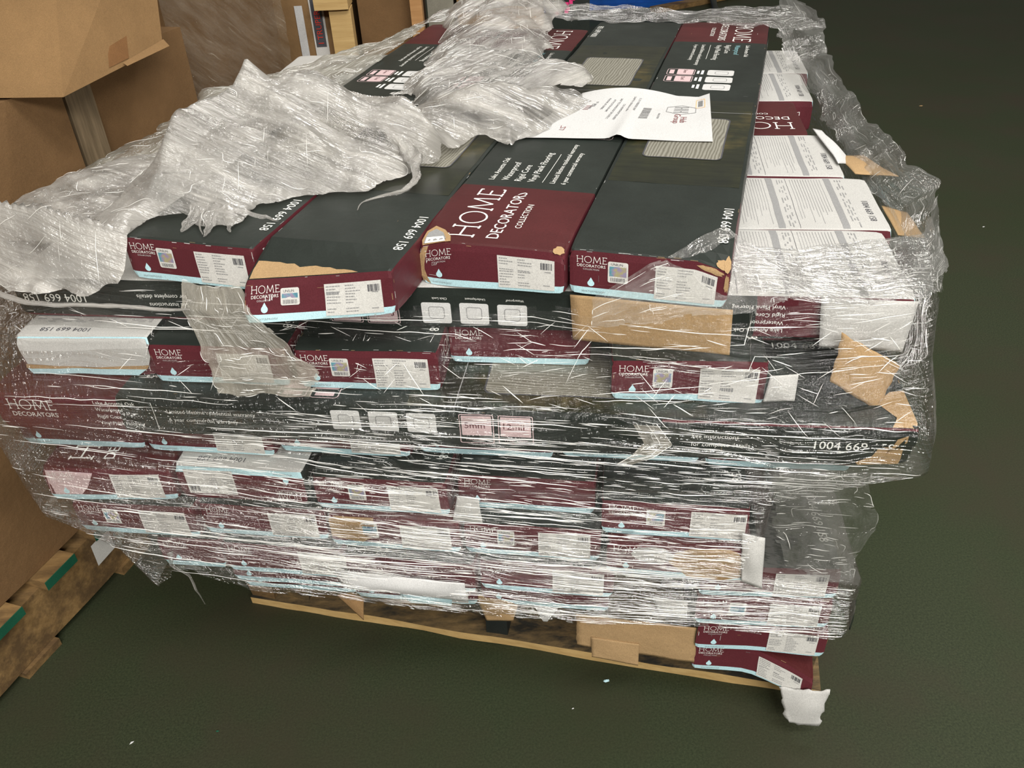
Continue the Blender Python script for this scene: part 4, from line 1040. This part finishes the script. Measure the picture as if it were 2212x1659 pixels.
# thin white ribbons over the loose film, glints painted as colour
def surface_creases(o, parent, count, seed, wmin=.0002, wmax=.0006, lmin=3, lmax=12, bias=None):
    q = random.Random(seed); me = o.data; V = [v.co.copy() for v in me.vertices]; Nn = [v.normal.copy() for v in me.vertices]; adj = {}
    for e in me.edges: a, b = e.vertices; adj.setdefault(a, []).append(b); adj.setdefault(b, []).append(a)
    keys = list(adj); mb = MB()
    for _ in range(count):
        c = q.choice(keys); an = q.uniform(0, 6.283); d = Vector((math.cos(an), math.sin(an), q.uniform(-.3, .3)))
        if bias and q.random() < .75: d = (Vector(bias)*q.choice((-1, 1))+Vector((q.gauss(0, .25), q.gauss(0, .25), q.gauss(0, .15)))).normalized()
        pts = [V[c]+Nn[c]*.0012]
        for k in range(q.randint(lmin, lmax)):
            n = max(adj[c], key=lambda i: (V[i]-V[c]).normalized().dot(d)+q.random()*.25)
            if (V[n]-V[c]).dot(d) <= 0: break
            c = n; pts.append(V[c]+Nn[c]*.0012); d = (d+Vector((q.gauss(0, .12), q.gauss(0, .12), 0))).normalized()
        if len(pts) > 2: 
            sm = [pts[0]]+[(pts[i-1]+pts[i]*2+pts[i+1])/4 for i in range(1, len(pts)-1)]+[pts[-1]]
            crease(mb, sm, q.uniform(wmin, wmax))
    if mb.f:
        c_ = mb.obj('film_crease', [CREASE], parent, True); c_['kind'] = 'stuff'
bpy.context.view_layer.update()
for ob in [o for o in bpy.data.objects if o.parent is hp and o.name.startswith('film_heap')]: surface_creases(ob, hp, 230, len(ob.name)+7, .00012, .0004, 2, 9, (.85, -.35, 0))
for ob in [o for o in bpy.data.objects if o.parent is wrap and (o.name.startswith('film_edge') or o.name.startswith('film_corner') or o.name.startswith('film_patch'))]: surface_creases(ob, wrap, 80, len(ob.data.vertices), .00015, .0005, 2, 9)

for k, (x, y, dx, dy, w) in enumerate(((-.40, 1.075, .006, -.035, .02), (-.375, 1.08, .012, -.03, .016), (-.35, 1.09, .045, -.006, .02), (-.43, 1.09, .0, -.03, .03))):
    strip('film_tatter', [(x-dx, y-dy, .838), (x+dx*.3, y+dy*.4, .828), (x+dx, y+dy, .8235)], [(w, w*.3, .002), (w*.7, w*.2, 0), (w*.1, 0, 0)], 16, 8, FILM_TOP, hp, Vector(hp.location), .003, 60, 40+k, .8, (.05, .03))
# ------------------------------------------------------------------ neighbouring stack on the left
SA = Vector((-.915, 1.013, 0)); sd = Vector((math.cos(R(70.4)), math.sin(R(70.4)), 0)); sn = Vector((sd.y, -sd.x, 0))
Ms = Matrix(((sd.x, -sn.x, 0, SA.x), (sd.y, -sn.y, 0, SA.y), (0, 0, 1, 0), (0, 0, 0, 1)))   # local x along the face, local y into the stack
def bigbox(name, label, x0, x1, y0, y1, z0, z1, mat, tape=None, tilt=None):
    c = Ms @ Vector(((x0+x1)/2, (y0+y1)/2, z0)); o = empty(name, c); o.rotation_euler = (0, 0, R(70.4))
    tag(o, label, 'cardboard box', 'cardboard boxes of the neighbouring stack')
    bm = bmesh.new(); bmesh.ops.create_cube(bm, size=1); hx, hy, hz = (x1-x0), (y1-y0), (z1-z0)
    for v in bm.verts: v.co = Vector((v.co.x*hx, v.co.y*hy, (v.co.z+.5)*hz))
    bmesh.ops.subdivide_edges(bm, edges=bm.edges, cuts=9, use_grid_fill=True)
    for v in bm.verts:
        n_ = noise.noise_vector(v.co*3+Vector((x0*9, 0, 0)))*.004; v.co += n_
        if tilt: v.co = tilt(v.co)
    me = bpy.data.meshes.new('box_body'); bm.to_mesh(me); bm.free(); me.materials.append(mat)
    b = bpy.data.objects.new('box_body', me); COL.objects.link(b); b.parent = o
    if tape:
        (tx0, tx1, tz0, tz1) = tape; mb = MB(); mb.box(tx0-(x0+x1)/2, tx1-(x0+x1)/2, -hy/2-.006, -hy/2-.004, tz0-z0, tz1-z0)
        t = mb.obj('packing_tape', [card('tape', (.15, .075, .035), .3)], o)
        if tilt:
            for v in t.data.vertices: v.co = tilt(v.co)
    return o
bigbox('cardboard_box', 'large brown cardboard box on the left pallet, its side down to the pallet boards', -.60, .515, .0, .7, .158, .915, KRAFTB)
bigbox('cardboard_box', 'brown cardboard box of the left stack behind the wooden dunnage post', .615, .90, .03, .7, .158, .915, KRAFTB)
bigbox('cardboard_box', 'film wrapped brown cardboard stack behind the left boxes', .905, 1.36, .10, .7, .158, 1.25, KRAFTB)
# leaning box on top
tb_ = empty('cardboard_box', (-.80, 1.6, .92)); tag(tb_, 'lighter brown cardboard box tilted on top of the left stack with a strip of tape', 'cardboard box', 'cardboard boxes of the neighbouring stack')
def bl(cs): return [Vector(c)-Vector(tb_.location) for c in cs]
A_, B_ = Vector((-.682, 1.38, .92)), Vector((-.619, 1.688, .92)); Lf = Vector((-1.05, 1.43, .92)); Bk = Vector((-1.0, 1.74, .92))
TA, TBk = Vector((-.735, 1.66, 1.16)), Vector((-.66, 1.92, 1.16)); TL = Vector((-1.10, 1.72, 1.16)); TK = Vector((-1.03, 1.98, 1.16))
v8, f8 = hexa(bl([Lf, A_, B_, Bk, TL, TA, TBk, TK]))
bo = mesh_obj('box_body', v8, f8, [KRAFTU], None, tb_)
def qp(a, b, c, d, u, v): return a.lerp(b, u).lerp(d.lerp(c, u), v)
n_ = (B_-A_).cross(TA-A_).normalized()
tp = [qp(A_, B_, TBk, TA, u, v)+n_*.0012-Vector(tb_.location) for u, v in ((.42, .03), (.62, .03), (.62, 1), (.42, 1))]
mesh_obj('packing_tape', tp, [(0, 1, 2, 3)], card('packing_tape', (.17, .085, .035), .25), None, tb_)
fl_ = [qp(A_, B_, TBk, TA, u, v)+n_*e-Vector(tb_.location) for u, v, e in ((.55, -.01, .012), (1.0, -.02, .016), (1.0, .04, .003), (.55, .02, .003))]
mesh_obj('bottom_flap', fl_, [(0, 1, 2, 3)], KRAFTU, None, tb_)
# dunnage post between boxes
mb = MB(); mb.box(.535, .60, .015, .07, .158, .90, 0, Ms @ Matrix(), 1); o = mb.obj('wooden_post', [wood('dunnage', (.12, .085, .045), (.30, .22, .13), None, (14, 14, 1))]); tag(o, 'rough wooden dunnage post between the brown boxes on the left', 'wooden post')
# pallet of that stack
lp = empty('wooden_pallet', (-.95, 1.1, 0)); tag(lp, 'pale wooden pallet with green painted board ends under the left cardboard boxes', 'pallet')
Ml = Matrix.Translation(-Vector(lp.location)) @ Ms
for x0, x1 in ((-.17, -.115), (-.075, .022), (.078, .152), (.205, .285), (.34, .42), (.48, .56)):
    mb = MB(); mb.box(x0, x1, -.034, .62, .136, .156, 0, Ml, 1); o = mb.obj('deck_board', [WOODL, GREENP], lp)
    me = o.data
    mb2 = MB(); mb2.box(x0-.0005, x1+.0005, -.0352, -.034, .1365, .1555, 0, Ml, 1); oo = mb2.obj('painted_end', [GREENP], o)
    mb2 = MB(); 
for y0 in (0, .30, .58):
    mb = MB(); mb.box(-.62, .62, y0-.012 if y0 == 0 else y0, y0+.028, .019, .135, 0, Ml, 24, .003, 3); o = mb.obj('stringer', [WOODL], lp)
for x0, x1 in ((-.35, -.25), (-.02, .062), (.24, .33), (.50, .60)):
    mb = MB(); mb.box(x0, x1, -.02, .62, 0, .018, 0, Ml, 3, .002, 4); mb.obj('bottom_board', [WOODL], lp)
stv = [Ms @ Vector((x, -.0165, z))-Vector(lp.location) for x, z in ((.200, .068), (.250, .070), (.252, .122), (.202, .120))]
o = mesh_obj('sticker', stv, [(0, 1, 2, 3)], STICK, None, lp); o['label'] = 'blank white sticker on the stringer'
# film over the far left stack, streaked upward to the right
fs = empty('stretch_wrap', Ms @ Vector((1.1, -.02, .9))); tag(fs, 'streaked stretch film drawn round the cardboard stack behind the left boxes', 'stretch film')
def fsf(u, v):
    P = Ms @ Vector((.91+u*.45, .082, .70+v*.50)); q = Vector(((u*1-v*.8)*3, (v+u*.9)*26, 2)); nrm = sn*(noise.noise(q)*.004+.008); return P+nrm-Vector(fs.location)
fsh = sheet('film_sheet', fsf, 90, 90, film('stretch_film_far', .02, .2, (4, 20), (4, 60), (.60, .72), .4, (.70, .62, .5)), fs, True, None, (1, 1))
ul = fsh.data.uv_layers[0].data; buf = [0]*(len(ul)*2); ul.foreach_get('uv', buf)
for i in range(0, len(buf), 2):
    a, b = buf[i], buf[i+1]; buf[i], buf[i+1] = (a*.8-b*.6, a*.55+b*.8)
ul.foreach_set('uv', buf)
# ------------------------------------------------------------------ boxes, posts and things at the far side
def far(name, label, cat, x0, x1, z0, z1, y0, y1, mats, group=None):
    bm_ = MB(); bm_.box(x0, x1, y0, y1, z0, z1, 0, Matrix.Translation((-(x0+x1)/2, -(y0+y1)/2, -z0)), 4, .002, x0*7)
    o = bm_.obj(name, mats); o.location = ((x0+x1)/2, (y0+y1)/2, z0); tag(o, label, cat, group); return o
fb = empty('cardboard_box', (-.52, 3.0, 0)); tag(fb, 'brown cardboard box with a black and white sticker behind the load', 'cardboard box')
def floc(x, y, z): return Vector((x, y, z))-Vector(fb.location)
mb = MB(); mb.box(-.68, -.44, 2.78, 3.3, 0, 1.2, 0, Matrix.Translation(-Vector(fb.location)), 4, .002, 2); mb.obj('box_body', [KRAFTD], fb)
def pl(name, x0, x1, z0, z1, m, lab=None, lean=.16, y=2.775):
    # stickers lean with the box side
    vs = [floc(x0+lean*(z0-.65)*0, y, z0), floc(x1, y, z0), floc(x1, y, z1), floc(x0, y, z1)]
    o = mesh_obj(name, vs, [(0, 1, 2, 3)], m, None, fb)
    if lab: o['label'] = lab
    return o
pl('paper_strip', -.597, -.573, .60, .775, PAPER, 'narrow white paper strip')
pl('sticker', -.552, -.510, .60, 1.0, STICK, 'white bordered sticker', y=2.774)
pl('sticker', -.547, -.516, .655, 1.0, PRINTD, 'black sticker with red letters', y=2.772)
mb = MB()
vf = xf(text2d('I TRUPER'), .017, 0, 0, R(90)); mb.add([floc(-.523+x, 2.770, .665+y) for x, y in vf[0]], vf[1], 0); mb.obj('sticker_text', [RED], fb)
far('wooden_post', 'pale wooden post standing between the sticker box and a brown box', 'wooden post', -.482, -.418, 0, .775, 2.70, 2.76, [WOODP], 'posts behind the load')
far('wooden_block', 'short pale wooden block resting on the pale post', 'wooden block', -.52, -.42, .777, .81, 2.68, 2.78, [WOODP])
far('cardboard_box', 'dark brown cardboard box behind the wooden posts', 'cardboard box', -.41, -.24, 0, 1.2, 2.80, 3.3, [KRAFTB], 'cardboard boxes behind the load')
far('wooden_post', 'orange brown wooden post right of the dark brown box', 'wooden post', -.243, -.208, 0, .95, 2.72, 2.78, [wood('orange_post', (.40, .20, .07), (.55, .30, .12))], 'posts behind the load')
far('grey_bag', 'grey plastic wrapped pack right of the orange post', 'pack', -.20, -.12, 0, .95, 2.82, 3.1, [card('grey_wrap', (.22, .21, .17), .3)])
far('cardboard_box', 'tan cardboard box at the top middle behind the bunched film', 'cardboard box', -.11, .16, 0, 1.0, 2.85, 3.3, [KRAFTD], 'cardboard boxes behind the load')
far('black_bag', 'black bag with pink bits left of the blue container', 'bag', .20, .33, 0, .72, 3.1, 3.4, [BLACK])
mb = MB(); qb = random.Random(2)
for i in range(6): x, z = qb.uniform(-.03, .03), qb.uniform(-.02, .03); mb.box(x, x+.012, 0, .004, z, z+.012)
o = mb.obj('pink_tag', [PINKP]); o.location = (.24, 3.095, .66); tag(o, 'pink tag on the black bag at the top of the picture', 'tag')
# blue container on the floor far behind
bc = empty('blue_container', (.85, 6.7, 0)); tag(bc, 'bright blue plastic container on the floor far behind the load', 'container')
mb = MB(); mb.box(-.53, .50, -.42, .4, .03, .6, 0, None, 6, .004, 1); mb.obj('container_body', [BLUEP], bc)
mb = MB(); mb.box(-.55, .52, -.44, .42, .0, .03, 0, None, 2); mb.obj('container_base', [BLUEP], bc)
mb = MB(); mb.box(0, .75, -.04, .04, 0, .03, 0, Matrix.Translation((1.08, 6.10, .002)) @ Matrix.Rotation(R(28), 4, 'Z'), 4, .004, 3)
o = mb.obj('wooden_batten', [WOODL]); tag(o, 'thin wooden batten on the floor in front of the blue container', 'batten')
o = tube('black_strap', [(1.46, 5.9, .01), (1.49, 6.2, .05), (1.50, 6.5, .03)], [.03, .02, .03], BLACK, None, 8, .4, 3); tag(o, 'black strap on the floor beside the blue container', 'strap')
# litter
def bit(name, label, x, y, s, mat, yaw=0, h=.003):
    mb = MB(); q = random.Random(int(x*1000)); n = 7
    vs = [Vector((s*math.cos(6.283*i/n)*q.uniform(.4, 1), s*.4*math.sin(6.283*i/n)*q.uniform(.5, 1), .0004)) for i in range(n)]+[Vector((0, 0, h))]
    mb.add(vs, [(i, (i+1) % n, n) for i in range(n)]+[tuple(range(n))[::-1]])
    o = mb.obj(name, [mat]); o.location = (x, y, .0005); o.rotation_euler = (0, 0, yaw); tag(o, label, 'scrap'); return o
bit('paper_scrap', 'tiny white scrap on the floor near the bottom left corner', -.671, .849, .005, PAPER, .7)
bit('blue_scrap', 'small light blue scrap on the floor below the middle of the pallet', .138, .922, .010, BLUE, .1)
bit('paper_scrap', 'tiny white scrap on the floor left of the blue one', .075, .87, .003, PAPER, .2)
bit('green_scrap', 'tiny green scrap on the floor near the bottom edge', -.53, .862, .004, GREENP, .2)
bit('paper_scrap', 'tiny pale scrap on the floor at the upper right', 1.95, 3.9, .02, KRAFT, .4)
bit('paper_scrap', 'tiny pale chip on the floor right of the load', 1.62, 2.62, .008, PAPER, .4)
o = mesh_obj('dark_flap', [(.505, .86, .255), (.515, .87, .195), (.508, .86, .185), (.480, .83, .29)], [(0, 1, 2, 3)], BLACK); md = o.modifiers.new('t', 'SOLIDIFY'); md.thickness = .002
tag(o, 'dark torn flap sticking out at the lower right of the wrap', 'flap')
